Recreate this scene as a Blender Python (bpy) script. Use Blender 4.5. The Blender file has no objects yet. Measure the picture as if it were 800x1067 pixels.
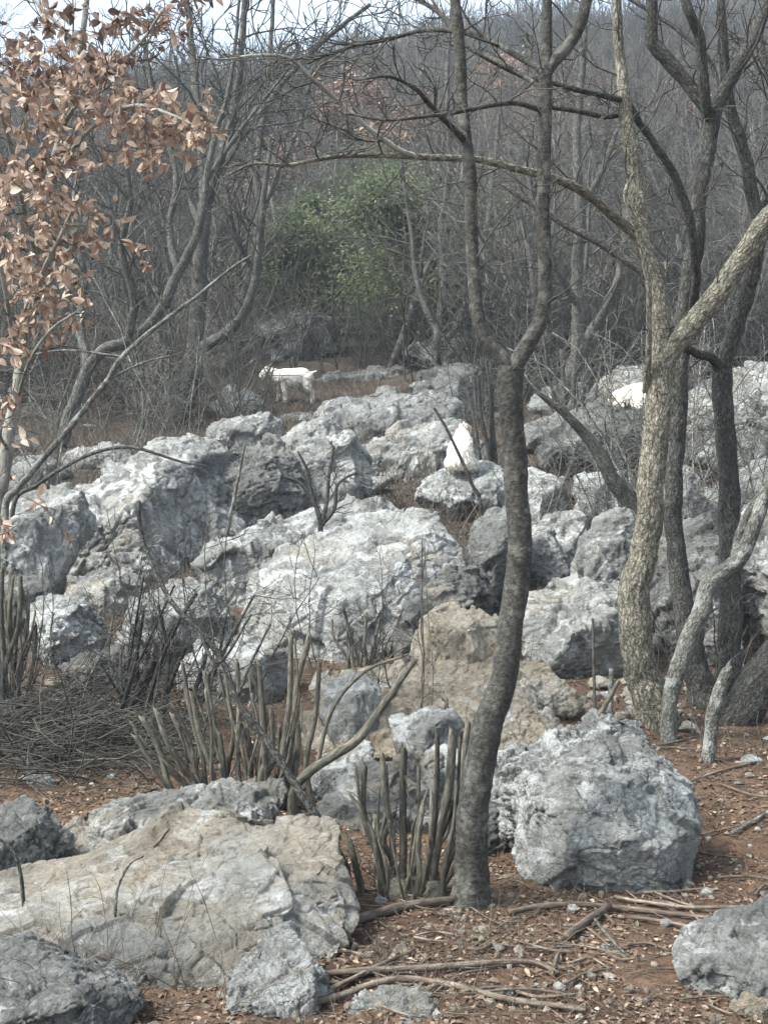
import bpy, bmesh, math, random
import numpy as np
from mathutils import Vector

# ------------------------------------------------------------------ camera, light, exposure
SC = bpy.context.scene
COL = SC.collection
F, CX, CY, HC = 1300.0, 400.0, 533.5, 1.5          # focal length in photograph pixels, image centre, eye height
cam_d = bpy.data.cameras.new('camera')
cam = bpy.data.objects.new('camera', cam_d); COL.objects.link(cam)
cam.location = (0, 0, HC); cam.rotation_euler = (math.radians(90), 0, 0)
cam_d.sensor_fit = 'VERTICAL'; cam_d.sensor_height = 24; cam_d.lens = 24 * F / 1067
cam_d.clip_start = 0.05; cam_d.clip_end = 2000
SC.camera = cam
SUN_EL, SUN_AZ = math.radians(52), math.radians(-112)   # azimuth clockwise from +Y: behind the camera, from the left
W = bpy.data.worlds.new('World'); SC.world = W; W.use_nodes = True
wn = W.node_tree
bg = wn.nodes['Background']
sky = wn.nodes.new('ShaderNodeTexSky'); sky.sky_type = 'NISHITA'; sky.sun_disc = False
sky.sun_elevation = SUN_EL; sky.sun_rotation = SUN_AZ
sky.air_density = 0.9; sky.dust_density = 2.5; sky.ozone_density = 0.7
# thin overcast: the clear sky veiled by white cloud
bw = wn.nodes.new('ShaderNodeRGBToBW'); wn.links.new(sky.outputs[0], bw.inputs[0])
tint = wn.nodes.new('ShaderNodeMix'); tint.data_type = 'RGBA'; tint.blend_type = 'MULTIPLY'; tint.inputs[0].default_value = 1
wn.links.new(bw.outputs[0], tint.inputs[6]); tint.inputs[7].default_value = (2.15, 2.5, 2.72, 1)
tc = wn.nodes.new('ShaderNodeTexCoord'); cn = wn.nodes.new('ShaderNodeTexNoise'); cn.inputs['Scale'].default_value = 3.2; cn.inputs['Detail'].default_value = 7
wn.links.new(tc.outputs['Generated'], cn.inputs['Vector'])
mr = wn.nodes.new('ShaderNodeMapRange'); mr.inputs[1].default_value = .3; mr.inputs[2].default_value = .7; mr.inputs[3].default_value = .15; mr.inputs[4].default_value = .72
wn.links.new(cn.outputs[0], mr.inputs[0])
veil = wn.nodes.new('ShaderNodeMix'); veil.data_type = 'RGBA'; wn.links.new(mr.outputs[0], veil.inputs[0])
wn.links.new(sky.outputs[0], veil.inputs[6]); wn.links.new(tint.outputs[2], veil.inputs[7])
wn.links.new(veil.outputs[2], bg.inputs[0]); bg.inputs[1].default_value = 0.11
sun_d = bpy.data.lights.new('sun', 'SUN'); sun_d.energy = 2.6; sun_d.angle = math.radians(12); sun_d.color = (1, 0.965, 0.90)
sun = bpy.data.objects.new('sun', sun_d); COL.objects.link(sun)
sv = Vector((math.sin(SUN_AZ) * math.cos(SUN_EL), math.cos(SUN_AZ) * math.cos(SUN_EL), math.sin(SUN_EL)))
sun.rotation_euler = (-sv).to_track_quat('-Z', 'Y').to_euler(); sun.location = (-10, -10, 30)
SC.view_settings.view_transform = 'Standard'; SC.view_settings.look = 'None'
SC.view_settings.gamma = 1; SC.view_settings.use_curve_mapping = False
SC.view_settings.exposure = 1.58
HAZE = 0.0011
SC.render.engine = 'CYCLES'
cy = SC.cycles
cy.use_denoising = True; cy.denoiser = 'OPENIMAGEDENOISE'
try: cy.denoising_prefilter = 'ACCURATE'
except Exception: pass
cy.max_bounces = 5; cy.diffuse_bounces = 3; cy.volume_bounces = 1; cy.transparent_max_bounces = 4
cy.use_adaptive_sampling = True; cy.adaptive_threshold = 0.01

# ------------------------------------------------------------------ noise
_r = np.random.default_rng(7)
PERM = _r.permutation(256).astype(np.int64); PERM = np.concatenate([PERM, PERM, PERM[:2]])
GR = _r.normal(size=(256, 3)); GR /= np.linalg.norm(GR, axis=1)[:, None]; GR = GR.astype(np.float32)
def pn(p):
    p = np.asarray(p, dtype=np.float32)
    i = np.floor(p); f = p - i; i = i.astype(np.int64) & 255
    u = f * f * f * (f * (f * 6 - 15) + 10)
    res = 0
    for dx in (0, 1):
        wx = u[:, 0] if dx else 1 - u[:, 0]
        a = PERM[i[:, 0] + dx]
        for dy in (0, 1):
            wy = wx * (u[:, 1] if dy else 1 - u[:, 1])
            b = PERM[a + i[:, 1] + dy]
            for dz in (0, 1):
                g = GR[PERM[b + i[:, 2] + dz]]
                dot = g[:, 0] * (f[:, 0] - dx) + g[:, 1] * (f[:, 1] - dy) + g[:, 2] * (f[:, 2] - dz)
                res = res + wy * (u[:, 2] if dz else 1 - u[:, 2]) * dot
    return res * 1.5
def fbm(p, o=4, g=0.5):
    a, s, r = 1.0, 0.0, 0.0
    for k in range(o):
        r = r + a * pn(p * (2.03 ** k) + 17.3 * k); s += a; a *= g
    return r / s * 1.6

# ------------------------------------------------------------------ pixels and terrain
def P(px, py, d):                                   # a pixel of the photograph at distance d in front of the eye
    return np.array([(px - CX) / F * d, d, HC + (CY - py) / F * d])
ZD = np.array([-60, -10, 0, 3.5, 5, 6, 7, 8, 9, 10, 12, 14, 17, 21, 26, 30, 40, 60, 85, 110, 125, 160, 230.])
ZZ = np.array([-4, -.4, 0, 0, .02, .06, .12, .2, .4, .65, 1.1, 1.65, 2.35, 3.25, 4.6, 5.9, 10.0, 18.5, 29, 38, 40, 34, 20.])
CTRL = []                                           # (x, y, z) contacts read from the photograph
def base_z(y): return np.interp(y, ZD, ZZ)
def height(x, y, fine=True):
    x = np.atleast_1d(np.asarray(x, float)); y = np.atleast_1d(np.asarray(y, float))
    z = base_z(y)
    far = np.clip((y - 30) / 80, 0, 1)
    z = z + far * (0.16 * x + 1.2)
    if CTRL:
        num = np.zeros_like(z); den = np.full_like(z, 0.35)
        for (cx, cy_, cz) in CTRL:
            s = 0.10 * cy_
            w = np.exp(-(((x - cx) / s) ** 2 + ((y - cy_) / (s * 1.1)) ** 2) * 0.5)
            num += w * (cz - float(base_z(cy_))); den += w
        z = z + num / den
    if fine:
        q = np.stack([x, y, np.zeros_like(x)], 1)
        k = np.clip((y - 8) / 8, 0, 1)
        z = z + 0.05 * pn(q * 0.9) + 0.018 * pn(q * 3.1 + 5) + k * 0.20 * pn(q * 0.45 + 9) + far * 2.2 * pn(q * 0.06 + 3)
        n = y < 16
        if n.any():
            z[n] += 0.012 * fbm(q[n] * 9 + 2, 4, .6)
    return z
def hz(x, y): return float(height(x, y)[0])
_MARCH = np.concatenate([np.arange(2.6, 14, .03), np.arange(14, 40, .1), np.arange(40, 140, .5)])
def hit(px, py):                                    # where the ray through a pixel meets the ground
    d = _MARCH
    z = height((px - CX) / F * d, d)
    below = (HC + (CY - py) / F * d) < z
    k = int(np.argmax(below)) if below.any() else len(d) - 1
    y = float(d[k]); x = (px - CX) / F * y
    return np.array([x, y, hz(x, y)])

# ------------------------------------------------------------------ mesh builder
def link(o, parent=None):
    COL.objects.link(o)
    if parent is not None: o.parent = parent
    return o
def tag(o, label=None, cat=None, group=None, kind=None):
    if label: o['label'] = label
    if cat: o['category'] = cat
    if group: o['group'] = group
    if kind: o['kind'] = kind
    return o
def thing(name, loc, label, cat, group=None):
    o = bpy.data.objects.new(name, None); link(o); o.location = [float(v) for v in loc]
    o.empty_display_size = .1
    return tag(o, label, cat, group)
def copy_tree(o, loc, rz=0., s=1., parent=None):
    c = o.copy(); link(c, parent)
    if parent is None:
        c.location = [float(v) for v in loc]; c.rotation_euler = (0, 0, rz); c.scale = (s, s, s)
    for ch in KIDS.get(o.name, []): copy_tree(ch, None, parent=c)
    return c
KIDS = {}
def mesh_from(name, V, Fq, Ft=None, tint=None, bark=None, mat=None, smooth=True):
    me = bpy.data.meshes.new(name)
    nq = 0 if Fq is None else len(Fq); nt = 0 if Ft is None else len(Ft)
    me.vertices.add(len(V)); me.vertices.foreach_set('co', np.ascontiguousarray(V, dtype=np.float32).ravel())
    loops = np.concatenate([np.asarray(Fq, dtype=np.int32).ravel() if nq else np.zeros(0, np.int32),
                            np.asarray(Ft, dtype=np.int32).ravel() if nt else np.zeros(0, np.int32)])
    me.loops.add(len(loops)); me.loops.foreach_set('vertex_index', loops)
    tot = np.concatenate([np.full(nq, 4, np.int32), np.full(nt, 3, np.int32)])
    me.polygons.add(nq + nt)
    me.polygons.foreach_set('loop_start', np.concatenate([[0], np.cumsum(tot)[:-1]]).astype(np.int32))
    me.polygons.foreach_set('use_smooth', np.full(nq + nt, smooth))
    me.update(calc_edges=True)
    if tint is not None:
        a = me.attributes.new('tint', 'FLOAT', 'POINT'); a.data.foreach_set('value', np.ascontiguousarray(tint, dtype=np.float32))
    if bark is not None:
        a = me.attributes.new('bark', 'FLOAT_VECTOR', 'POINT'); a.data.foreach_set('vector', np.ascontiguousarray(bark, dtype=np.float32).ravel())
    if mat: me.materials.append(mat)
    return me
class MB:
    def __init__(s): s.V, s.Q, s.T, s.t, s.b, s.n = [], [], [], [], [], 0
    def add(s, V, Q=None, T=None, tint=0.5, bark=None):
        V = np.asarray(V, dtype=np.float32); k = len(V)
        if Q is not None and len(Q): s.Q.append(np.asarray(Q, dtype=np.int64) + s.n)
        if T is not None and len(T): s.T.append(np.asarray(T, dtype=np.int64) + s.n)
        s.V.append(V); s.t.append(np.full(k, tint, np.float32) if np.isscalar(tint) else np.asarray(tint, np.float32))
        s.b.append(V if bark is None else np.asarray(bark, np.float32)); s.n += k
    def arrays(s):
        return (np.concatenate(s.V), np.concatenate(s.Q) if s.Q else None, np.concatenate(s.T) if s.T else None,
                np.concatenate(s.t), np.concatenate(s.b))
    def build(s, name, mat, parent=None, loc=None, smooth=True):
        V, Q, T, t, b = s.arrays()
        if parent is not None and loc is None: loc = parent.location
        if loc is not None: V = V - np.array([float(v) for v in loc], np.float32)
        o = bpy.data.objects.new(name, mesh_from(name, V, Q, T, t, b, mat, smooth)); link(o, parent)
        if parent is not None: KIDS.setdefault(parent.name, []).append(o)
        elif loc is not None: o.location = [float(v) for v in loc]
        return o
_ring = {}
def tube(mb, pts, rad, sides=6, disp=None, tint=0.5, cap=True, seed=0.0, obl=0.):
    pts = np.asarray(pts, float); rad = np.asarray(rad, float); n = len(pts)
    t = np.gradient(pts, axis=0); t /= np.linalg.norm(t, axis=1)[:, None] + 1e-9
    m = pts[-1] - pts[0]; m = m / (np.linalg.norm(m) + 1e-9)
    ref = np.array([[1., 0, 0], [0, 1., 0], [0, 0, 1.]])[np.argmin(np.abs(m))]
    u = np.cross(t, ref); u /= np.linalg.norm(u, axis=1)[:, None] + 1e-9
    v = np.cross(t, u)
    a = np.arange(sides) * (2 * math.pi / sides)
    L = np.concatenate([[0], np.cumsum(np.linalg.norm(np.diff(pts, axis=0), axis=1))])
    R = np.repeat(rad[:, None], sides, 1)
    bk = np.stack([np.cos(a)[None, :] * R, np.sin(a)[None, :] * R, np.repeat(L[:, None], sides, 1) + seed], 2)
    if disp is not None: R = R * (1 + disp(bk.reshape(-1, 3), np.repeat(rad, sides)).reshape(n, sides))
    V = pts[:, None, :] + R[:, :, None] * (np.cos(a)[None, :, None] * u[:, None, :] + np.sin(a)[None, :, None] * v[:, None, :])
    key = (n, sides)
    if key not in _ring:
        i = np.arange(n - 1)[:, None] * sides; j = np.arange(sides)[None, :]; k = (j + 1) % sides
        _ring[key] = np.stack([i + j, i + k, i + sides + k, i + sides + j], 2).reshape(-1, 4)
    if obl: V[-1] += t[-1][None, :] * (rad[-1] * obl * (np.cos(a) + .5 * np.sin(5 * a + seed)))[:, None]
    V = V.reshape(-1, 3); bk = bk.reshape(-1, 3); T = None
    if cap:
        j = np.arange(sides); k = (j + 1) % sides; b0 = (n - 1) * sides
        V = np.concatenate([V, pts[-1:], pts[:1]]); bk = np.concatenate([bk, [[0, 0, L[-1] + seed]], [[0, 0, seed]]])
        T = np.concatenate([np.stack([b0 + j, b0 + k, np.full(sides, n * sides)], 1), np.stack([k, j, np.full(sides, n * sides + 1)], 1)])
    mb.add(V, _ring[key], T, tint, bk)
def crom(pts, step):                                # Catmull-Rom through rows (any number of columns), resampled
    pts = np.asarray(pts, float); q = np.concatenate([[2 * pts[0] - pts[1]], pts, [2 * pts[-1] - pts[-2]]])
    out = []
    for i in range(1, len(q) - 2):
        p0, p1, p2, p3 = q[i - 1:i + 3]
        n = max(1, int(math.ceil(np.linalg.norm((p2 - p1)[:3]) / step)))
        t = (np.arange(n) / n)[:, None]
        out.append(.5 * ((2 * p1) + (-p0 + p2) * t + (2 * p0 - 5 * p1 + 4 * p2 - p3) * t * t + (-p0 + 3 * p1 - 3 * p2 + p3) * t ** 3))
    out.append(pts[-1:]); return np.concatenate(out)
def traced(rows, d):                                # rows of (px, py, radius px[, depth offset]) -> world rows x,y,z,r
    o = []
    for r in rows:
        dd = d + (r[3] if len(r) > 3 else 0)
        o.append(np.concatenate([P(r[0], r[1], dd), [r[2] / F * dd]]))
    return np.array(o)
def walk(rng, p, dr, L, r0, r1, n, wob, up=0.0):
    pts = [np.array(p, float)]; dr = np.array(dr, float); dr /= np.linalg.norm(dr)
    for i in range(n):
        dr = dr + rng.normal(size=3) * wob + np.array([0, 0, up]); dr /= np.linalg.norm(dr)
        pts.append(pts[-1] + dr * (L / n))
    return np.array(pts), np.linspace(r0, r1, n + 1)
def perp(rng, d):
    v = rng.normal(size=3); v -= d * np.dot(v, d); return v / (np.linalg.norm(v) + 1e-9)
def twigs(mb, rng, pts, rad, count, L, lev, rmin=.0018, tmin=.15, ang=(30, 65), up=.05, wob=.17, sides=4, tint=(.3, .7), taper=True):
    """side twigs along a branch; lev more levels of smaller twigs on each"""
    n = len(pts)
    for i in range(count):
        t = tmin + (1 - tmin) * (i + rng.random()) / count
        k = min(n - 2, int(t * (n - 1))); f = t * (n - 1) - k
        p = pts[k] * (1 - f) + pts[k + 1] * f
        d = pts[k + 1] - pts[k]; d = d / (np.linalg.norm(d) + 1e-9)
        a = math.radians(rng.uniform(*ang)); dr = d * math.cos(a) + perp(rng, d) * math.sin(a)
        l = L * rng.uniform(.5, 1.45) * (1 - .45 * t if taper else 1)
        r = max(rmin, min(float(np.interp(t, np.linspace(0, 1, n), rad)) * .55, l * .008 + rmin * .5))
        q, rr = walk(rng, p, dr, l, r, max(rmin * .6, r * .35), 7 if lev else 5, wob, up)
        tube(mb, q, rr, sides if lev else 3, tint=rng.uniform(*tint), cap=False)
        if lev: twigs(mb, rng, q, rr, max(2, int(count * .55)) if count < 8 else 5, l * .55, lev - 1, rmin, .12, ang, up, wob, sides, tint)

# ------------------------------------------------------------------ materials
class NT:
    def __init__(s, name, rough=.9):
        s.m = bpy.data.materials.new(name); s.m.use_nodes = True; s.t = s.m.node_tree
        s.b = s.t.nodes['Principled BSDF']; s.b.inputs['Roughness'].default_value = rough
        s.b.inputs['Specular IOR Level'].default_value = .25
    def n(s, ty, **kw):
        o = s.t.nodes.new(ty)
        for k, v in kw.items(): setattr(o, k, v)
        return o
    def l(s, a, b): s.t.links.new(a, b)
    def noise(s, vec, scale, detail=6, rough=.6, dist=0.):
        o = s.n('ShaderNodeTexNoise'); o.inputs['Scale'].default_value = scale; o.inputs['Detail'].default_value = detail
        o.inputs['Roughness'].default_value = rough; o.inputs['Distortion'].default_value = dist
        if vec is not None: s.l(vec, o.inputs['Vector'])
        return o.outputs['Fac']
    def ramp(s, fac, stops):
        o = s.n('ShaderNodeValToRGB'); e = o.color_ramp.elements
        while len(e) < len(stops): e.new(.5)
        for k, (p, c) in enumerate(stops):
            e[k].position = p; e[k].color = (c, c, c, 1) if np.isscalar(c) else (*c, 1)
        s.l(fac, o.inputs[0]); return o.outputs[0]
    def mix(s, f, a, b, mode='MIX'):
        o = s.n('ShaderNodeMix', data_type='RGBA', blend_type=mode)
        for i, v in ((0, f), (6, a), (7, b)):
            if hasattr(v, 'is_linked'): s.l(v, o.inputs[i])
            else: o.inputs[i].default_value = v if np.isscalar(v) else (*v, 1)
        return o.outputs[2]
    def math(s, op, a, b=None):
        o = s.n('ShaderNodeMath', operation=op)
        for i, v in enumerate((a, b)):
            if v is None: continue
            if hasattr(v, 'is_linked'): s.l(v, o.inputs[i])
            else: o.inputs[i].default_value = v
        return o.outputs[0]
    def scale(s, vec, sc, off=(0, 0, 0)):
        o = s.n('ShaderNodeMapping'); o.inputs['Scale'].default_value = sc; o.inputs['Location'].default_value = off
        s.l(vec, o.inputs['Vector']); return o.outputs[0]
    def pos(s): return s.n('ShaderNodeNewGeometry').outputs['Position']
    def attr(s, name): return s.n('ShaderNodeAttribute', attribute_name=name)
    def bump(s, h, strength, dist):
        o = s.n('ShaderNodeBump'); o.inputs['Strength'].default_value = strength; o.inputs['Distance'].default_value = dist
        s.l(h, o.inputs['Height']); s.l(o.outputs[0], s.b.inputs['Normal'])
    def col(s, c): s.l(c, s.b.inputs['Base Color'])
def rock_material(name, ochre=.0, white=.5, dark=.5, tone=1., seed=0., speck=0.):
    m = NT(name, .93); p = m.scale(m.pos(), (1, 1, 1), (seed, seed * .7, seed * 1.3))
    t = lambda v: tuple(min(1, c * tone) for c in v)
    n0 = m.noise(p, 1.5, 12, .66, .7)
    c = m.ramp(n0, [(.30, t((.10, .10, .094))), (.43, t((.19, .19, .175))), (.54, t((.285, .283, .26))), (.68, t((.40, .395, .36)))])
    if ochre > 0:
        f = m.ramp(m.noise(p, 1.1, 9, .66, .4), [(.64 - ochre * .36, 0.), (.84 - ochre * .30, 1.)])
        oc = m.ramp(m.noise(p, 5, 9, .7), [(.3, (.21, .16, .11)), (.5, (.39, .325, .235)), (.7, (.56, .49, .38))])
        c = m.mix(m.math('MULTIPLY', f, .85), c, oc)
    wh = m.ramp(m.noise(p, 3.6, 14, .74, .9), [(.60 - white * .13, 0.), (.68 - white * .12, 1.)])
    big = m.ramp(m.noise(p, .8, 5, .6), [(.38, .15), (.58, 1.)])
    c = m.mix(m.math('MULTIPLY', wh, big), c, m.ramp(m.noise(p, 30, 8, .72), [(.3, (.46, .47, .45)), (.6, (.74, .74, .71))]))
    dk = m.ramp(m.noise(p, 11, 13, .78, .8), [(.615 - dark * .08, 0.), (.665 - dark * .07, 1.)])
    c = m.mix(m.math('MULTIPLY', dk, .7), c, t((.07, .071, .066)))
    sp = m.ramp(m.noise(p, 40, 8, .75), [(.34, .62), (.47, .97), (.6, 1.08), (.7, 1.2)])
    c = m.mix(1., c, sp, 'MULTIPLY')
    if speck:                                       # crusty white lichen broken by black dots
        l1 = m.ramp(m.noise(p, 17, 14, .82, 1.2), [(.47, 0.), (.53, 1.)])
        l2 = m.ramp(m.noise(p, 2.2, 6, .6), [(.36, 0.), (.56, 1.)])
        c = m.mix(m.math('MULTIPLY', m.math('MULTIPLY', l1, l2), speck), c, (.64, .65, .62))
        l3 = m.ramp(m.noise(p, 26, 14, .85, 1.2), [(.555, 0.), (.59, 1.)])
        c = m.mix(m.math('MULTIPLY', l3, speck), c, (.075, .076, .07))
    m.col(c)
    h1 = m.noise(m.scale(p, (1, 1, 1.9)), 8, 14, .74, .3); h2 = m.noise(p, 40, 8, .75)
    rd = m.n('ShaderNodeTexNoise', noise_type='RIDGED_MULTIFRACTAL'); rd.inputs['Scale'].default_value = 4.; rd.inputs['Detail'].default_value = 9; rd.inputs['Roughness'].default_value = .6; m.l(p, rd.inputs['Vector'])
    h = m.math('ADD', m.math('ADD', h1, m.math('MULTIPLY', h2, .35)), m.math('MULTIPLY', rd.outputs['Fac'], -.12))
    m.bump(h, 1., .08)
    return m.m
def bark_material(name, c0, c1, c2, stretch=(1, 1, .22), sc=60, bump=.012, moss=None, plates=0.):
    m = NT(name, .9); b = m.attr('bark').outputs['Vector']
    v = m.scale(b, stretch)
    n = m.noise(v, sc, 8, .65, .4)
    c = m.ramp(n, [(.30, c0), (.5, c1), (.70, c2)])
    pl = m.ramp(m.noise(m.pos(), 3.5, 8, .65), [(.42, .75), (.62, 1.2)])
    c = m.mix(1., c, pl, 'MULTIPLY')
    if plates:
        vo = m.n('ShaderNodeTexVoronoi', feature='DISTANCE_TO_EDGE'); vo.inputs['Scale'].default_value = plates
        wv = m.n('ShaderNodeTexNoise'); wv.inputs['Scale'].default_value = 30; m.l(b, wv.inputs['Vector'])
        m.l(m.mix(.035, m.scale(b, (1, 1, .42)), wv.outputs['Color']), vo.inputs['Vector'])
        pl2 = m.ramp(vo.outputs['Distance'], [(0., .32), (.10, .8), (.3, 1.1)])
        c = m.mix(.85, c, pl2, 'MULTIPLY'); n = m.math('ADD', m.math('MULTIPLY', n, .6), m.math('MULTIPLY', pl2, .6))
    if moss:
        f = m.ramp(m.noise(m.pos(), 9, 9, .7), [(.52, 0.), (.60, .8)])
        c = m.mix(f, c, moss)
    ti = m.ramp(m.attr('tint').outputs['Fac'], [(0., .6), (1., 1.45)])
    c = m.mix(1., c, ti, 'MULTIPLY')
    m.col(c); m.bump(n, .8, bump); return m.m
M = {}
M['rock'] = rock_material('limestone', .30, .5, .6, .84, 1, .3)
M['rock_white'] = rock_material('limestone_bleached', .3, .92, .5, 1.05, 4, .25)
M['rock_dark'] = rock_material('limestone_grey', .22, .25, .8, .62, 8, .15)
M['rock_ochre'] = rock_material('limestone_ochre', 1.15, .45, .2, 1.1, 13)
M['rock_pale'] = rock_material('limestone_pale', .32, .75, .4, 1.08, 31, .2)
M['rock_tan'] = rock_material('limestone_tan', .62, .6, .4, .95, 19)
M['rock_lichen'] = rock_material('limestone_lichened', 0, .6, .75, .95, 23, .8)
M['bark_near'] = bark_material('dark_ringed_bark', (.018, .017, .015), (.050, .047, .040), (.105, .100, .085), (1, 1, 1.1), 55, .02, (.135, .132, .112))
M['bark_tan'] = bark_material('furrowed_bark', (.046, .041, .031), (.19, .173, .130), (.37, .34, .265), (1, 1, .35), 75, .02, None, 48)
M['bark_grey'] = bark_material('grey_bark', (.022, .022, .019), (.062, .060, .052), (.13, .127, .112), (1, 1, .45), 60, .014, None, 60)
M['bark_pale'] = bark_material('pale_lichened_bark', (.05, .048, .041), (.135, .131, .11), (.23, .225, .195), (1, 1, .4), 50, .012, (.26, .265, .24), 55)
M['bark_mid'] = bark_material('mid_grey_bark', (.032, .031, .027), (.095, .091, .078), (.19, .18, .155), (1, 1, .4), 50, .014, None, 40)
M['bark_light'] = bark_material('bleached_bark', (.10, .095, .08), (.22, .21, .18), (.36, .345, .305), (1, 1, .4), 50, .01)
M['shoot'] = bark_material('cut_shoot_bark', (.028, .026, .020), (.090, .082, .063), (.19, .175, .137), (1, 1, .25), 90, .008)
M['far_bark'] = bark_material('far_grey_bark', (.045, .043, .037), (.100, .095, .082), (.19, .18, .158), (1, 1, .4), 20, .01)
def brush_material():
    m = NT('hillside_brush', .95)
    c = m.ramp(m.attr('tint').outputs['Fac'], [(0, (.030, .030, .027)), (.35, (.072, .070, .061)), (.6, (.145, .138, .118)), (.8, (.135, .094, .070)), (1, (.215, .130, .092))])
    m.col(m.mix(1., c, m.ramp(m.noise(m.pos(), 3, 4, .6), [(.3, .7), (.7, 1.25)]), 'MULTIPLY')); return m.m
M['brush'] = brush_material()
M['twig'] = bark_material('twig_bark', (.032, .030, .025), (.068, .063, .053), (.13, .122, .104), (1, 1, .4), 60, .004)
M['deadwood'] = bark_material('fallen_wood', (.045, .034, .026), (.115, .090, .068), (.235, .195, .155), (1, 1, .2), 70, .006)
M['cutwood'] = NT('cut_wood').m; M['cutwood'].node_tree.nodes['Principled BSDF'].inputs['Base Color'].default_value = (.42, .33, .21, 1)
def soil_material():
    m = NT('red_soil', .95); p = m.pos()
    c = m.ramp(m.noise(p, 1.3, 9, .65, .5), [(.3, (.070, .040, .025)), (.5, (.148, .087, .054)), (.7, (.228, .148, .096))])
    c2 = m.ramp(m.noise(p, 22, 10, .75), [(.35, .45), (.52, 1.), (.7, 1.55)])
    c = m.mix(1., c, c2, 'MULTIPLY')
    gr = m.ramp(m.noise(p, 38, 8, .7), [(.60, 0.), (.66, 1.)])
    c = m.mix(m.math('MULTIPLY', gr, .6), c, (.30, .235, .18))
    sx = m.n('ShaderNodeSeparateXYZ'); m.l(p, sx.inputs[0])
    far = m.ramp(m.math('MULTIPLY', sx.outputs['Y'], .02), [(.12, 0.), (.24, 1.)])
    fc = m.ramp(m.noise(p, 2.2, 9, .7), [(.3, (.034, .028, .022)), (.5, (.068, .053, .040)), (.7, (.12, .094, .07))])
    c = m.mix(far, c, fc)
    m.col(c); m.bump(m.math('ADD', m.noise(p, 14, 10, .7), m.math('MULTIPLY', m.noise(p, 70, 6, .7), .4)), 1., .05)
    return m.m
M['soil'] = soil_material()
def leaf_material(name, stops, trans=.25):
    m = NT(name, .65); t = m.attr('tint').outputs['Fac']
    c = m.ramp(t, stops)
    c = m.mix(1., c, m.ramp(m.noise(m.pos(), 40, 4, .6), [(.3, .8), (.7, 1.15)]), 'MULTIPLY')
    m.col(c)
    if trans:
        tr = m.n('ShaderNodeBsdfTranslucent'); m.l(c, tr.inputs['Color'])
        mx = m.n('ShaderNodeMixShader'); mx.inputs[0].default_value = trans
        m.l(m.b.outputs[0], mx.inputs[1]); m.l(tr.outputs[0], mx.inputs[2])
        m.l(mx.outputs[0], m.t.nodes['Material Output'].inputs['Surface'])
    return m.m
M['copper'] = leaf_material('copper_leaves', [(0, (.095, .062, .050)), (.4, (.23, .148, .108)), (.75, (.43, .30, .215)), (1, (.62, .50, .39))], .3)
M['litter'] = leaf_material('leaf_litter', [(0, (.05, .032, .022)), (.5, (.145, .095, .064)), (.85, (.29, .21, .145)), (1, (.44, .36, .26))], 0)
M['green'] = leaf_material('evergreen_leaves', [(0, (.045, .066, .030)), (.5, (.105, .130, .066)), (.85, (.18, .205, .11)), (1, (.26, .275, .165))], .45)
M['weed'] = leaf_material('dry_weed', [(0, (.030, .025, .020)), (.5, (.075, .060, .046)), (1, (.19, .16, .12))], 0)
def fur_material():
    m = NT('white_fur', .85); p = m.pos()
    m.col(m.ramp(m.noise(p, 14, 6, .6), [(.3, (.58, .51, .40)), (.55, (.79, .74, .645))]))
    m.bump(m.noise(m.scale(p, (1, 1, .4)), 90, 4, .6), .5, .01); return m.m
M['fur'] = fur_material()
for k, c in (('horn', (.25, .2, .15)), ('ear', (.45, .24, .19))):
    M[k] = NT('goat_' + k, .7).m; M[k].node_tree.nodes['Principled BSDF'].inputs['Base Color'].default_value = (*c, 1)
# ------------------------------------------------------------------ rocks: outline at a real distance, real thickness
_ico = {}
def ico(level):
    if level not in _ico:
        bm = bmesh.new(); bmesh.ops.create_icosphere(bm, subdivisions=level, radius=1)
        me = bpy.data.meshes.new('t'); bm.to_mesh(me); bm.free()
        V = np.empty(len(me.vertices) * 3, np.float32); me.vertices.foreach_get('co', V)
        T = np.empty(len(me.loops), np.int32); me.loops.foreach_get('vertex_index', T)
        bpy.data.meshes.remove(me); _ico[level] = (V.reshape(-1, 3), T.reshape(-1, 3))
    return _ico[level]
def outline_radius(poly, c):
    th = np.linspace(-math.pi, math.pi, 721); dx, dz = np.cos(th), np.sin(th)
    r = np.zeros_like(th)
    for i in range(len(poly)):
        a = poly[i] - c; b = poly[(i + 1) % len(poly)] - c; e = b - a
        den = dx * e[1] - dz * e[0]; den = np.where(np.abs(den) < 1e-9, 1e-9, den)
        s = (a[0] * e[1] - a[1] * e[0]) / den; u = (a[0] * dz - a[1] * dx) / den
        r = np.maximum(r, np.where((s > 0) & (u >= -1e-6) & (u <= 1 + 1e-6), s, 0))
    k = np.ones(9) / 9
    return th, np.convolve(np.concatenate([r[-5:-1], r, r[1:5]]), k, 'valid')
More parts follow.
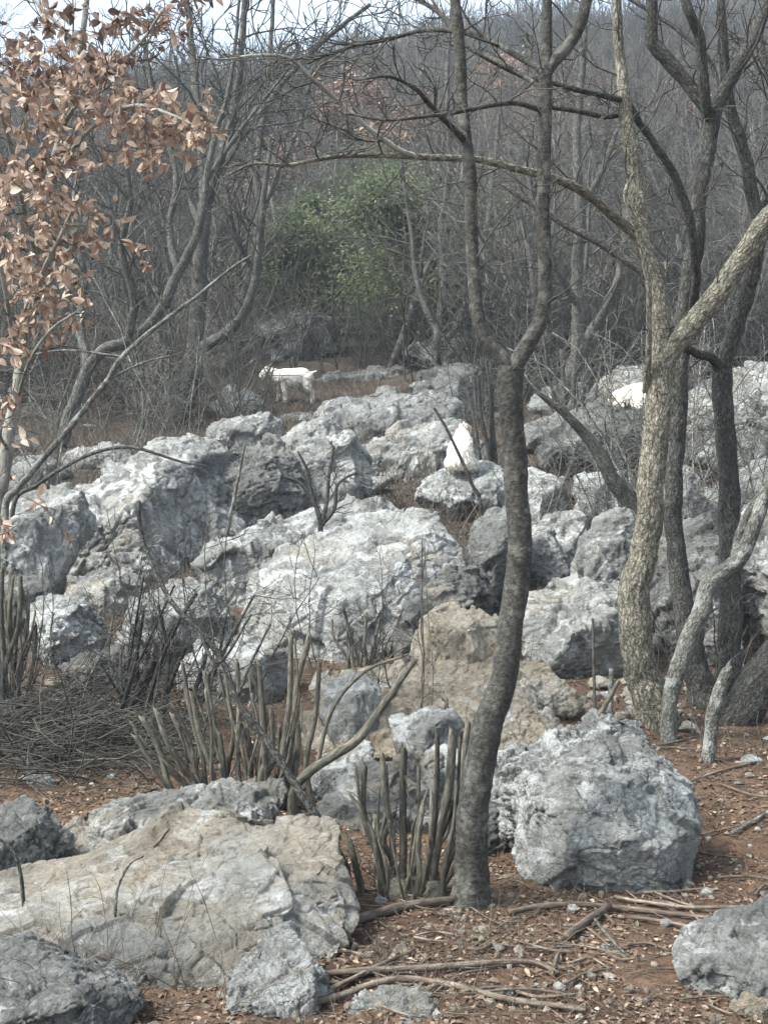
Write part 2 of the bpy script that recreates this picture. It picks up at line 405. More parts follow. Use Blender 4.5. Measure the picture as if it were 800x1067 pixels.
def rock_surface(V, S, rng, rough=1., d=6., lv=6):
    """limestone relief on points V of a rock of size S: broken facets, bedding ledges, cracks, pits"""
    off = rng.uniform(-50, 50, 3).astype(np.float32); p = V + off
    D = .022 * S * fbm(p / (.6 * S), 2, .5)
    w = np.stack([fbm(p / (.3 * S), 3, .6), fbm(p / (.3 * S) + 31, 3, .6), fbm(p / (.3 * S) + 67, 3, .6)], 1)
    for (K, tl, st, wa) in ((18, .22, .020, .02), (70, .19, .008, .012), (260, .17, .003, .008)):   # chipped faces, each a tilted plane
        if K > 200 and lv < 6: continue
        K = K if lv > 4 else K // 2
        sd = V[rng.integers(0, len(V), K)]; q = V + w * wa * S
        g = (rng.normal(size=(K, 3)) * tl * .6).astype(np.float32); h0 = (rng.normal(size=K) * st * S).astype(np.float32)
        best = np.full(len(V), 1e9, np.float32); val = np.zeros(len(V), np.float32)
        for k in range(K):
            e = q - sd[k]; dd = (e * e).sum(1); m = dd < best
            best[m] = dd[m]; val[m] = h0[k] + (V[m] - sd[k]) @ g[k]
        D += np.clip(val, -.05 * S, .05 * S) * rough
    r = np.clip(1 - np.abs(pn((p + w * .2 * S) / (.36 * S)) * 1.7), 0, 1)
    D -= .03 * S * rough * r ** 30
    ax = np.array([-.42, .22, .88]) + rng.normal(size=3) * .12; ax /= np.linalg.norm(ax)
    t = (p @ ax.astype(np.float32)) / (.19 * S) + .22 * w[:, 0]
    f = t - np.floor(t); D -= .016 * S * rough * np.exp(-((f - .5) / .05) ** 2) * np.clip(.4 + 2 * w[:, 1], 0, 1.2)
    a2 = np.cross(ax, rng.normal(size=3)); a2 /= np.linalg.norm(a2)
    t = (p @ a2.astype(np.float32)) / (.30 * S) + .25 * w[:, 2]
    f = t - np.floor(t); D -= .018 * S * rough * np.exp(-((f - .5) / .03) ** 2) * np.clip(.3 + 2 * w[:, 0], 0, 1.2)
    u = p / (.07 + .03 * S)
    D += (.004 + .005 * S) * rough * fbm(u, 6, .7)
    for k, am in enumerate((1., .6, .4)): D += (.004 + .0045 * S) * rough * am * (.35 - np.abs(pn(u * .55 * 2.1 ** k + 7 * k + w * .5)) * 1.2)
    r2 = 1 - np.abs(pn(u * .8 + 40 + w * .6) * 1.5); D -= (.008 + .008 * S) * rough * np.clip(r2, 0, 1) ** 10
    pit = np.clip(pn(u * 1.3 + 90) - .28, 0, 1); D -= (.012 + .010 * S) * rough * pit
    return D
def rock(name, label, mat, d, T, lean, poly, group=None, seed=None, cat='rock', rough=1., contact=True, box=.62, level=None, cuts=24, planes=()):
    seed = seed if seed is not None else int(abs(poly[0][0]) * 7 + abs(poly[0][1]) * 3 + len(poly)) 
    rng = np.random.default_rng(seed)
    pw = np.array([P(x, y, d)[[0, 2]] for x, y in poly])
    zc = pw[:, 1].mean()
    for it in range(6):                             # outline points lie on the leaning face of the rock
        pw = np.array([P(x, y, max(d * .6, d + lean * (pw[i][1] - zc)))[[0, 2]] for i, (x, y) in enumerate(poly)])
    x0, z0 = pw.min(0); x1, z1 = pw.max(0)
    ar = 0.0
    for i in range(len(pw)): ar += pw[i][0] * pw[(i + 1) % len(pw)][1] - pw[(i + 1) % len(pw)][0] * pw[i][1]
    S = math.sqrt(max(abs(ar) / 2, 1e-4)); T = T * S
    c = np.array([pw[:, 0].mean(), zc])
    px = max(x1 - x0, z1 - z0) / d * F
    if level is None: level = 7 if px > 200 else 6 if px > 75 else 5 if px > 32 else 4
    n, tri = ico(level)
    th, rr = outline_radius(pw, c)
    s = np.sqrt(n[:, 0] ** 2 + n[:, 2] ** 2); r = np.interp(np.arctan2(n[:, 2], n[:, 0]), th, rr)
    se = s ** box; inv = se / np.maximum(s, 1e-6)
    X = n[:, 0] * inv * r; Z = n[:, 2] * inv * r
    Y = np.sign(n[:, 1]) * np.abs(n[:, 1]) ** .8 * T
    X *= 1.06; Z *= 1.06
    hx, hz_ = (x1 - x0) / 2, (z1 - z0) / 2
    if not planes and cat != 'stone':               # beds dip the same way in the whole outcrop
        planes = [(-.30 + rng.normal() * .12, -.55 + rng.normal() * .1, .78, rng.uniform(.40, .52)), (.45 + rng.normal() * .3, -.85, -.05 + rng.normal() * .2, rng.uniform(.46, .58))]; cuts = min(cuts, 14)
    for k in range(cuts + len(planes)):             # flat broken faces, the chosen ones first
        if k < len(planes): q = np.array(planes[k][:3], float)
        else:
            q = rng.normal(size=3); q[1] = (-1 if k % 4 else 1) * (abs(q[1]) + .25); q[2] = q[2] * .8 + .2
        q /= np.linalg.norm(q)
        lim = planes[k][3] if k < len(planes) else .56 + .34 * (1 - abs(q[1])) + rng.uniform(-.06, .12)
        dist = X * q[0] / hx + Y * q[1] / T + Z * q[2] / hz_
        f = np.where(dist > lim, lim / np.maximum(dist, 1e-6), 1.)
        X = X * f; Y = Y * f; Z = Z * f
    Y = Y + lean * Z
    V = np.stack([X + c[0], Y + d, Z + c[1]], 1).astype(np.float32)
    loc = np.array([c[0], d, z0])
    me = mesh_from(name, V, None, tri, mat=mat)
    if level >= 6:                                  # even mesh all round before the fine relief
        tmp = bpy.data.objects.new('t', me); COL.objects.link(tmp)
        rm = tmp.modifiers.new('r', 'REMESH'); rm.mode = 'VOXEL'; rm.voxel_size = max(d / F * 1.45, S * .006)
        dg = bpy.context.evaluated_depsgraph_get(); ev = tmp.evaluated_get(dg); m2 = ev.to_mesh()
        V = np.empty(len(m2.vertices) * 3, np.float32); m2.vertices.foreach_get('co', V); V = V.reshape(-1, 3)
        m2.calc_loop_triangles(); tq = np.empty(len(m2.loop_triangles) * 3, np.int32); m2.loop_triangles.foreach_get('vertices', tq)
        ev.to_mesh_clear(); bpy.data.objects.remove(tmp); bpy.data.meshes.remove(me)
        me = mesh_from(name, V, None, tq.reshape(-1, 3), mat=mat)
    nr = np.empty(len(V) * 3, np.float32); me.vertex_normals.foreach_get('vector', nr); nr = nr.reshape(-1, 3)
    V = V + nr * rock_surface(V, S, rng, rough, d, level)[:, None]
    zl, zh = V[:, 2].min(), V[:, 2].max(); low = V[V[:, 2] < zl + .25 * (zh - zl)][::5]
    gap = float((low[:, 2] - height(low[:, 0], low[:, 1])).min()) + .08
    if gap > 0:                                     # root it in the ground
        f = np.clip((zl + .6 * (zh - zl) - V[:, 2]) / (.6 * (zh - zl)), 0, 1); V[:, 2] -= (gap * f).astype(np.float32)
    V = V - loc.astype(np.float32)
    me.vertices.foreach_set('co', V.astype(np.float32).ravel()); me.update()
    o = bpy.data.objects.new(name, me); link(o); o.location = [float(v) for v in loc]
    tag(o, label, cat, group, 'thing')
    return o
ROCKS = []
def R(*a, **k): ROCKS.append((a, k))
B = 'boulder'
# front
R(B, 'broad grey and tan limestone slab filling the lower corner under the cut shoots', 'rock_tan', 4.4, .75, 1.35,
  [(-170, 1000), (-100, 965), (0, 944), (60, 925), (130, 893), (165, 868), (230, 838), (290, 834), (338, 850), (345, 880), (352, 920), (366, 960), (352, 990), (300, 1030), (230, 1100), (100, 1140), (-170, 1140)], box=.62, cuts=12, cat=B, rough=.5, planes=[(.05, -.6, .8, .42), (.8, -.6, .05, .58), (-.1, -.85, -.5, .5)])
R('rock_ledge', 'thin tan rock ledge lying along the back of the broad corner slab', 'rock_tan', 5.35, .5, .9,
  [(60, 868), (90, 850), (140, 838), (230, 822), (285, 817), (306, 838), (250, 862), (180, 895), (120, 915), (70, 920)], cat=B)
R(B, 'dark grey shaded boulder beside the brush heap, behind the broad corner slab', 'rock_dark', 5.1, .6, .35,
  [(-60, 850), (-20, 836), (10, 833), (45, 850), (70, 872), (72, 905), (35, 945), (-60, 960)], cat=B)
R(B, 'small white-crusted boulder leaning against the front of the broad corner slab', 'rock_lichen', 3.85, .8, .4,
  [(222, 1075), (242, 1022), (272, 990), (300, 977), (330, 984), (350, 1005), (347, 1045), (335, 1090), (230, 1095)], cat=B)
R(B, 'dark hollowed grey rock in the bottom corner, under the broad slab', 'rock', 3.72, .7, .5,
  [(-80, 1030), (-30, 1000), (20, 992), (62, 1004), (110, 1022), (150, 1050), (160, 1100), (-80, 1130)], cat=B, rough=.8)
R('rock', 'low tan rock at the bottom edge among the fallen sticks', 'rock_tan', 3.75, .8, .3,
  [(345, 1085), (372, 1048), (410, 1036), (440, 1039), (462, 1058), (466, 1090)])
R(B, 'rounded grey-green boulder alone on the red soil, cut by the picture edge', 'rock', 4.05, .8, .45,
  [(706, 1000), (722, 976), (760, 960), (800, 950), (850, 946), (880, 980), (860, 1045), (790, 1055), (745, 1046), (718, 1030)], cat=B)
R('rock', 'small brown stone under the rounded grey-green boulder', 'rock_ochre', 3.8, .8, .2,
  [(763, 1052), (780, 1040), (802, 1044), (815, 1058), (800, 1066), (770, 1064)])
R(B, 'big grey boulder mottled with white, on red soil behind the slim dark tree', 'rock_lichen', 5.3, .78, .35,
  [(533, 832), (548, 813), (570, 795), (600, 774), (640, 766), (690, 770), (715, 784), (727, 806), (726, 842), (722, 890), (700, 925), (650, 942), (600, 946), (568, 940), (548, 910), (538, 868)], cat=B, seed=31, rough=.65, cuts=10, planes=[(-.35, -.9, .12, .56), (.55, -.75, .35, .58), (.1, -.4, .9, .66), (-.8, -.55, -.1, .62)])
R('rock', 'long grey slab with white crust tucked behind the big mottled boulder', 'rock_lichen', 5.85, .45, .35,
  [(500, 835), (508, 800), (522, 788), (560, 774), (610, 753), (650, 743), (682, 750), (694, 775), (640, 800), (590, 840), (560, 890), (528, 905), (505, 890)])
R('rock', 'grey rock in the gap between the slim dark tree and the cut shoots', 'rock_dark', 5.75, .5, .3,
  [(478, 850), (490, 820), (515, 815), (532, 850), (530, 905), (500, 925), (470, 905)])
# middle, tan shelf
R('rock_shelf', 'upper step of the ochre rock shelf, directly under the tan boulder', 'rock_ochre', 7.6, .62, 1.3,
  [(320, 720), (345, 700), (400, 690), (450, 684), (520, 687), (560, 694), (576, 712), (604, 728), (590, 750), (520, 752), (430, 750), (340, 750)], cat=B, cuts=16, box=.5)
R('rock_shelf', 'lower step of the ochre rock shelf with a shadowed front edge', 'rock_ochre', 7.1, .6, .9,
  [(300, 745), (330, 728), (400, 735), (470, 724), (540, 728), (600, 736), (606, 755), (572, 782), (500, 796), (420, 800), (350, 795), (312, 780)], cat=B, cuts=16, box=.5)
R(B, 'tan boulder resting on the ochre shelf behind the slim dark tree', 'rock_ochre', 8.0, .7, .5,
  [(434, 672), (446, 650), (462, 633), (480, 627), (515, 632), (530, 655), (526, 692), (490, 702), (445, 700)], cat=B)
R('rock_slab', 'narrow leaning grey slab beside the tan boulder', 'rock_dark', 8.7, .4, .6,
  [(398, 682), (420, 642), (455, 597), (480, 584), (502, 581), (512, 592), (498, 622), (474, 640), (450, 668), (428, 700), (402, 702)])
R(B, 'big grey block with an overhanging dark face between slim tree and tan tree', 'rock_pale', 8.8, .8, .55,
  [(541, 645), (548, 618), (580, 608), (620, 596), (655, 586), (676, 600), (680, 645), (672, 692), (640, 715), (600, 720), (570, 712), (553, 692), (544, 672)], cat=B, seed=12, cuts=10, planes=[(-.05, -.62, .78, .46), (.15, -.85, -.5, .46), (-.7, -.7, .1, .58), (.75, -.65, .1, .6)])
R('rock', 'pointed triangular grey rock behind the big overhanging block', 'rock', 10., .5, .45,
  [(594, 606), (606, 572), (628, 532), (646, 516), (662, 530), (678, 590), (660, 620), (610, 620)])
R(B, 'dark upright rock face behind the tan tree and its dark neighbour', 'rock_dark', 9.3, .6, .3,
  [(676, 690), (680, 600), (690, 562), (722, 545), (750, 532), (764, 560), (768, 640), (764, 715), (720, 725)], cat=B)
R(B, 'grey rock face beside the straight dark trunk, running out of the picture', 'rock', 9.6, .6, .35,
  [(762, 700), (766, 562), (778, 530), (800, 514), (850, 510), (880, 600), (860, 710)], cat=B)
R('rock', 'small white-blue rock behind the fan of cut shoots', 'rock_lichen', 6.3, .6, .6,
  [(314, 820), (333, 790), (380, 771), (402, 784), (400, 812), (372, 830), (328, 838)])
R('rock', 'tan rock with a white crust behind the second cut stump', 'rock_tan', 6.0, .6, .6,
  [(328, 846), (358, 815), (400, 800), (440, 783), (478, 788), (486, 830), (410, 885), (350, 905), (332, 880)])
R('rock', 'rounded grey rock at the end of the ochre shelf, behind a slim cut shoot', 'rock', 7.0, .7, .4,
  [(332, 738), (340, 712), (360, 702), (385, 706), (402, 726), (398, 750), (350, 756)])
R('rock', 'squat white rock in front of the ochre shelf', 'rock_white', 6.7, .6, .4,
  [(408, 752), (415, 741), (440, 738), (470, 742), (482, 760), (478, 790), (415, 790)])
R('rock', 'grey block under the second cut stump, beside the slim dark tree', 'rock_lichen', 6.2, .6, .4,
  [(420, 800), (430, 786), (460, 778), (488, 790), (494, 830), (470, 850), (424, 840)])
R('rock', 'pale rock on the ground against the brush heap', 'rock_white', 6.3, .6, .6,
  [(-20, 812), (30, 803), (58, 814), (72, 840), (40, 858), (-20, 855)])
# central crags
R('rock_slab', 'big bright white limestone slab in the middle of the slope', 'rock_white', 9.5, .62, .75,
  [(236, 645), (252, 602), (290, 578), (350, 553), (420, 528), (470, 522), (499, 538), (504, 585), (475, 612), (445, 640), (410, 672), (350, 702), (290, 702), (250, 688)], cat=B, box=.72, seed=44, rough=.5, cuts=10, planes=[(-.15, -.75, .65, .42), (.75, -.65, .05, .50), (-.55, -.75, -.25, .58), (.25, -.9, -.35, .55)])
R('rock_slab', 'long pale slab lying along the back of the big white slab', 'rock_white', 10.7, .45, .8,
  [(210, 596), (228, 570), (280, 545), (330, 529), (380, 517), (425, 509), (455, 520), (440, 548), (380, 575), (320, 600), (270, 622), (220, 622)], cat=B)
R(B, 'large pale crag with a white sloping top and dark cleft, beside the leaning pale stem', 'rock_pale', 12., .6, .7,
  [(18, 590), (28, 560), (60, 528), (100, 498), (150, 468), (190, 453), (218, 452), (248, 462), (262, 490), (256, 530), (236, 566), (210, 595), (150, 622), (90, 632), (36, 625)], cat=B, rough=1.0, seed=8, cuts=10, planes=[(-.5, -.62, .6, .42), (.80, -.60, 0., .34), (-.1, -.9, -.4, .55), (.2, -.5, .85, .66)])
R(B, 'dark steep rock wall at the shaded end of the large pale crag', 'rock_dark', 12.7, .55, .25,  # crag's shaded flank: the shade is put into a darker limestone
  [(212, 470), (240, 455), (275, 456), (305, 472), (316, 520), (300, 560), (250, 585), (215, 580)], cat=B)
R(B, 'rugged grey rock between the dark wall and the white goat on the rocks', 'rock', 13.2, .6, .5,
  [(262, 525), (288, 490), (318, 456), (345, 443), (378, 462), (386, 492), (380, 520), (340, 545), (280, 560)], cat=B)
R(B, 'whitish weathered rock at the picture edge below the pale stem', 'rock_white', 10.5, .6, .5,
  [(-40, 560), (0, 530), (20, 513), (50, 509), (80, 514), (88, 542), (62, 575), (30, 610), (-40, 610)], cat=B)
R(B, 'rounded grey boulder with white top beside the dark dead brush', 'rock_lichen', 8.8, .75, .4,
  [(28, 645), (36, 625), (58, 614), (82, 611), (102, 625), (113, 660), (100, 695), (60, 702), (34, 688)], cat=B)
R('rock', 'grey rock half hidden behind the dark dead brush', 'rock', 8.6, .65, .5,
  [(122, 650), (134, 618), (158, 604), (190, 602), (218, 615), (240, 650), (230, 695), (160, 708), (128, 690)])
R('rock', 'low white-edged ledge behind the fan of cut shoots', 'rock_white', 8.0, .6, .6,
  [(185, 705), (212, 666), (260, 656), (302, 670), (310, 702), (285, 725), (215, 728)])
R('rock', 'small grey rock under the dark dead brush', 'rock_dark', 8.2, .6, .4,
  [(60, 700), (85, 672), (118, 670), (140, 690), (138, 720), (70, 722)])
R('rock', 'dark cleft rock between the big white slab and the slim dark tree', 'rock_dark', 10.3, .6, .5,
  [(486, 600), (492, 540), (505, 515), (530, 512), (545, 540), (545, 610), (525, 640), (495, 635)])
R('rock', 'grey rock filling the gap below the split rock, between slim and tan trees', 'rock', 11.3, .6, .5,
  [(555, 600), (562, 560), (580, 530), (604, 532), (616, 570), (610, 615), (570, 625)])
R('rock', 'grey rock low between the whitish edge rock and the large pale crag', 'rock', 10.2, .6, .6,
  [(60, 640), (78, 600), (105, 582), (135, 590), (150, 625), (140, 655), (80, 660)])
R('rock', 'flat grey rock under the whitish weathered rock at the edge', 'rock_dark', 9.7, .6, .6,
  [(-30, 640), (-10, 600), (30, 592), (55, 612), (50, 650), (0, 665)])
R('rock', 'grey rock showing between the tan tree and its dark neighbour, above the dark face', 'rock', 11.3, .6, .5,
  [(676, 570), (682, 510), (700, 480), (728, 490), (738, 540), (720, 580)])
R('rock', 'low rock behind the bases of the upright stems by the hidden goat', 'rock', 18.5, .6, .5,
  [(548, 432), (558, 404), (580, 394), (612, 402), (622, 430), (590, 445)])
R('rock', 'long weathered rock between the long grey ridge and the sitting goat ledge', 'rock_lichen', 16.5, .6, .6,
  [(352, 486), (380, 466), (420, 452), (450, 446), (462, 470), (440, 492), (380, 500)])
R('rock', 'grey rock shoulder above the rugged grey rock, below the long ridge', 'rock', 15.2, .6, .6,
  [(286, 470), (300, 446), (330, 430), (356, 440), (362, 470), (320, 486)])
R('rock_ledge', 'low dark ledge across the clearing just behind the standing goat kid', 'rock_dark', 25., .6, .7,
  [(318, 408), (345, 388), (385, 380), (425, 384), (432, 402), (380, 414)])
R('rock_ledge', 'grey ledge in the brush between the standing goat kid and the grey forked tree', 'rock', 21., .6, .6,
  [(222, 424), (236, 408), (258, 404), (276, 414), (274, 432), (240, 436)])
R('rock', 'low grey rock under the standing goat kid, on the near side', 'rock', 20.5, .6, .6,
  [(268, 446), (284, 430), (312, 426), (334, 436), (330, 456), (290, 460)])
# upper slope
R('rock_ridge', 'long grey rock ridge behind the standing white goat kid', 'rock', 19., .55, .7,
  [(316, 455), (342, 422), (380, 400), (430, 396), (472, 398), (494, 420), (484, 445), (430, 462), (400, 478), (365, 490), (326, 480)], cat=B)
R(B, 'dark rounded rock on top of the long grey ridge', 'rock_dark', 21., .6, .4,
  [(428, 402), (440, 385), (470, 374), (502, 384), (513, 412), (498, 436), (445, 438)], cat=B)
R('rock', 'pale flat-topped rock behind the dark rounded one, under bare stems', 'rock', 26., .6, .5,
  [(416, 368), (450, 350), (490, 341), (518, 350), (524, 380), (480, 392), (426, 388)])
R(B, 'ledge of grey rock just behind the sitting white goat', 'rock', 15.2, .6, .6,
  [(380, 486), (398, 456), (430, 439), (462, 429), (502, 438), (524, 470), (520, 505), (470, 515), (410, 515), (384, 506)], cat=B)
R('rock', 'crusted low rock that the white goat sits on', 'rock_lichen', 13.1, .7, .6,
  [(435, 508), (458, 491), (480, 486), (512, 484), (548, 494), (556, 525), (515, 545), (460, 535), (438, 525)])
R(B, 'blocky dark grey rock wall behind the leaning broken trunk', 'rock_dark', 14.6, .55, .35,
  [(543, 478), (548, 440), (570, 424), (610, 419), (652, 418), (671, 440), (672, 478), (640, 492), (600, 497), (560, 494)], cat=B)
R('rock', 'split grey rock beside the slim dark tree below the blocky wall', 'rock_lichen', 12.5, .6, .4,
  [(541, 525), (548, 490), (575, 484), (592, 500), (592, 535), (562, 550)])
R('rock', 'bright-edged rock against the slim dark tree above the big overhanging block', 'rock_lichen', 10.8, .6, .4,
  [(522, 592), (536, 542), (560, 532), (584, 554), (590, 595), (562, 618), (530, 612)])
R('rock', 'small crusted rock under the leaning broken trunk', 'rock_lichen', 12.5, .6, .4,
  [(598, 512), (604, 490), (630, 484), (656, 494), (664, 524), (630, 538), (602, 532)])
R(B, 'grey rock sheltering the half hidden white goat', 'rock', 17.4, .6, .5,
  [(606, 428), (624, 404), (644, 388), (672, 377), (694, 384), (706, 410), (700, 440), (640, 445)], cat=B)
R(B, 'stepped grey rock beside the straight dark trunk, upper shelf', 'rock', 14., .6, .5,
  [(708, 424), (740, 390), (782, 374), (850, 368), (880, 420), (860, 480), (780, 490), (714, 474)], cat=B)
R(B, 'stepped grey rock beside the straight dark trunk, lower shelf', 'rock_lichen', 12., .6, .5,
  [(704, 535), (716, 492), (760, 478), (850, 488), (880, 540), (850, 575), (740, 570)], cat=B)
R('rock', 'grey rock at the foot of the smooth grey forked tree', 'rock', 16., .6, .5,
  [(208, 460), (228, 436), (265, 428), (292, 440), (290, 468), (240, 478)])
R(B, 'tall pale boulder in shade under the evergreen bushes', 'rock_dark', 27., .6, .4,  # pale stone; its shade is put into the dark limestone colour
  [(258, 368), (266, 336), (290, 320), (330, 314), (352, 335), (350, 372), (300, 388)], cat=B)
R('rock', 'pale standing stone just behind the smooth grey forked tree', 'rock_white', 25.5, .5, .2,
  [(196, 345), (199, 325), (208, 318), (228, 320), (240, 340), (236, 362), (204, 362)])
R('rock', 'small rounded stone at the foot of the pale leaning stem', 'rock', 14., .7, .4,
  [(12, 492), (20, 476), (38, 472), (56, 482), (60, 508), (30, 515)])
R('rock', 'mossy grey rock in dark brush between pale stem and pale crag', 'rock', 15.5, .7, .5,
  [(60, 480), (80, 462), (108, 458), (135, 470), (140, 495), (90, 505)])
for (a, k) in ROCKS:                                # where their feet stand
    d, T, poly = a[3], a[4], a[6]
    yb = max(q[1] for q in poly) - 8; xs = [q[0] for q in poly]
    w = (max(xs) - min(xs)) / F * d
    pt = P((min(xs) + max(xs)) / 2, yb, d)
    if yb < 1040: CTRL.append((float(pt[0]), float(d - .25 * T * w), float(pt[2])))
for (px, py, d) in [(488, 932, 4.9), (690, 764, 7.5), (738, 746, 8.0), (759, 705, 8.3), (305, 420, 23.), (195, 446, 20.), (240, 812, 6.1),
                    (422, 916, 5.0), (775, 745, 7.7), (150, 745, 7.2), (780, 800, 6.6), (60, 770, 6.7), (780, 900, 5.2), (40, 745, 7.4), (720, 960, 4.5)]:
    q = P(px, py, d); CTRL.append((float(q[0]), float(q[1]), float(q[2])))

# ------------------------------------------------------------------ ground: one sheet, fine near the camera, over the ridge behind
rows = np.concatenate([[-60, -30, -12, -5, -1, 1, 2, 2.5], 2.8 * (230 / 2.8) ** np.linspace(0, 1, 620)])
core = np.linspace(-1.25, 1.25, 300); outer = np.array([1.4, 1.7, 2.2, 3, 4.5, 7])
us = np.concatenate([-outer[::-1], core, outer])
wd = np.maximum(np.abs(rows), 3.) * .34
wd = np.where(rows < 2.8, 3 * .34 + np.abs(np.minimum(rows, 0)) * .3, wd)
GX = us[None, :] * wd[:, None]; GY = np.repeat(rows[:, None], len(us), 1)
GZ = height(GX.ravel(), GY.ravel()).reshape(GX.shape)
nr_, nc_ = GX.shape
i = np.arange(nr_ - 1)[:, None] * nc_; j = np.arange(nc_ - 1)[None, :]
Q = np.stack([i + j, i + j + 1, i + nc_ + j + 1, i + nc_ + j], 2).reshape(-1, 4)
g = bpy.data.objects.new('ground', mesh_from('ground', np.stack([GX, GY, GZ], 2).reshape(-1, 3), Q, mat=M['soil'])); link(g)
g['kind'] = 'structure'
for (a, k) in ROCKS: rock(a[0], a[1], M[a[2]], *a[3:], **k)
# ------------------------------------------------------------------ traced trees
RNG = np.random.default_rng(5)
def ringed(b, r):                                   # dark bark with close horizontal ridges and knots
    ang = np.stack([b[:, 0], b[:, 1], b[:, 2] * .6], 1)
    z = b[:, 2] + .012 * fbm(ang * 30, 2)
    s = z / .021; f = np.abs(s - np.floor(s) - .5) * 2
    p = b / np.array([1, 1, 1.])
    return (.045 * (1 - f ** 3) * np.clip(.5 + 1.3 * pn(p * 25), 0, 1.2) + .09 * fbm(p * np.array([14, 14, 6.]), 3) + .05 * fbm(p * 60, 3, .6)
            + .22 * np.clip(pn(p * np.array([9, 9, 11.]) + 50) - .38, 0, 1))
def furrowed(b, r):                                 # vertical furrows
    q = b * np.array([1, 1, .22]); n = np.abs(pn(q * 42 + .5 * pn(q * 20)[:, None]))
    n2 = np.abs(pn(b * np.array([1, 1, .5]) * 60 + 9))
    return .13 * np.clip(n * 2.4, 0, 1) * np.clip(r / .05, .3, 1) - .08 + .05 * np.clip(n2 * 2.4, 0, 1) + .10 * fbm(b * np.array([7, 7, 4.]), 3)
def plain(b, r):
    return .10 * fbm(b * np.array([12, 12, 6.]), 3) + .06 * fbm(b * np.array([40, 40, 14.]), 3) + .25 * np.clip(pn(b * np.array([9, 9, 8.]) + 20) - .4, 0, 1)
def flared(bark, k, ph):
    def f(b, r):
        a = np.arctan2(b[:, 1], b[:, 0])
        return bark(b, r) + k * np.exp(-np.clip(b[:, 2], 0, 9) / .13) * (.35 + .65 * np.cos(a * 2 + ph) * np.cos(a * 3 - ph * 2))
    return f
def traced_tree(name, label, d, trunk, limbs, mat, bark=plain, twig=(10, .8, 1), cat='tree', group=None, flare=1.0, sides=28, seed=0, twig_tint=(.25, .6), twig_mat='twig', trunk_name='trunk', trunk_twigs=0, limb_name='limb', rmin=None):
    rng = np.random.default_rng(seed + 3)
    tr = traced(trunk, d)
    foot = tr[0, :3].copy(); foot[2] = min(foot[2], hz(foot[0], foot[1]) + .05)
    t = thing(name, foot, label, cat, group)
    ext = tr[0].copy(); ext[:3] = [foot[0], foot[1], hz(foot[0], foot[1]) - .12]; ext[3] *= 1.12 * flare
    if tr[0, 2] - ext[2] > .02: tr = np.concatenate([[ext], tr])
    tw = MB(); rm = rmin or .00050 * d
    def seg(rows, nm, taper_in=False, twg=None, sd=0., mt=None):
        step = max(.012, np.median(rows[:, 3]) * .28)
        c = crom(rows, step); mb = MB()
        j = np.stack([fbm(c[:, :3] * 3 + k * 9 + seed, 2) for k in range(3)], 1) * np.minimum(c[:, 3:4] * .30, .02)
        tube(mb, c[:, :3] + j, c[:, 3], max(8, min(sides, int(c[:, 3].max() / d * F * 2.2) + 6)), flared(bark, .45, seed * 1.7) if nm == 'trunk' else bark, .5, True, sd, obl=1.6 if 'broken' in label else 0.)
        mb.build(nm, M[mt or mat], t)
        if twg: twigs(tw, rng, c[:, :3], c[:, 3], twg[0], twg[1], twg[2], rmin=rm, tint=twig_tint, up=.04)
    seg(tr, trunk_name)
    if trunk_twigs: 
        c = crom(tr, .1); twigs(tw, rng, c[:, :3], c[:, 3] * .4, trunk_twigs, twig[1] * .6, 1, rmin=rm, tmin=.5, tint=twig_tint)
    for k, l in enumerate(limbs):
        tg = twig
        lm_ = mat
        if isinstance(l, tuple): l, tg, lm_ = (*l, mat)[:3]
        seg(traced(l, d), limb_name, True, tg, 3.7 * (k + 1), lm_)
    if tw.n: tw.build('side_twigs', M[twig_mat], t)
    return t
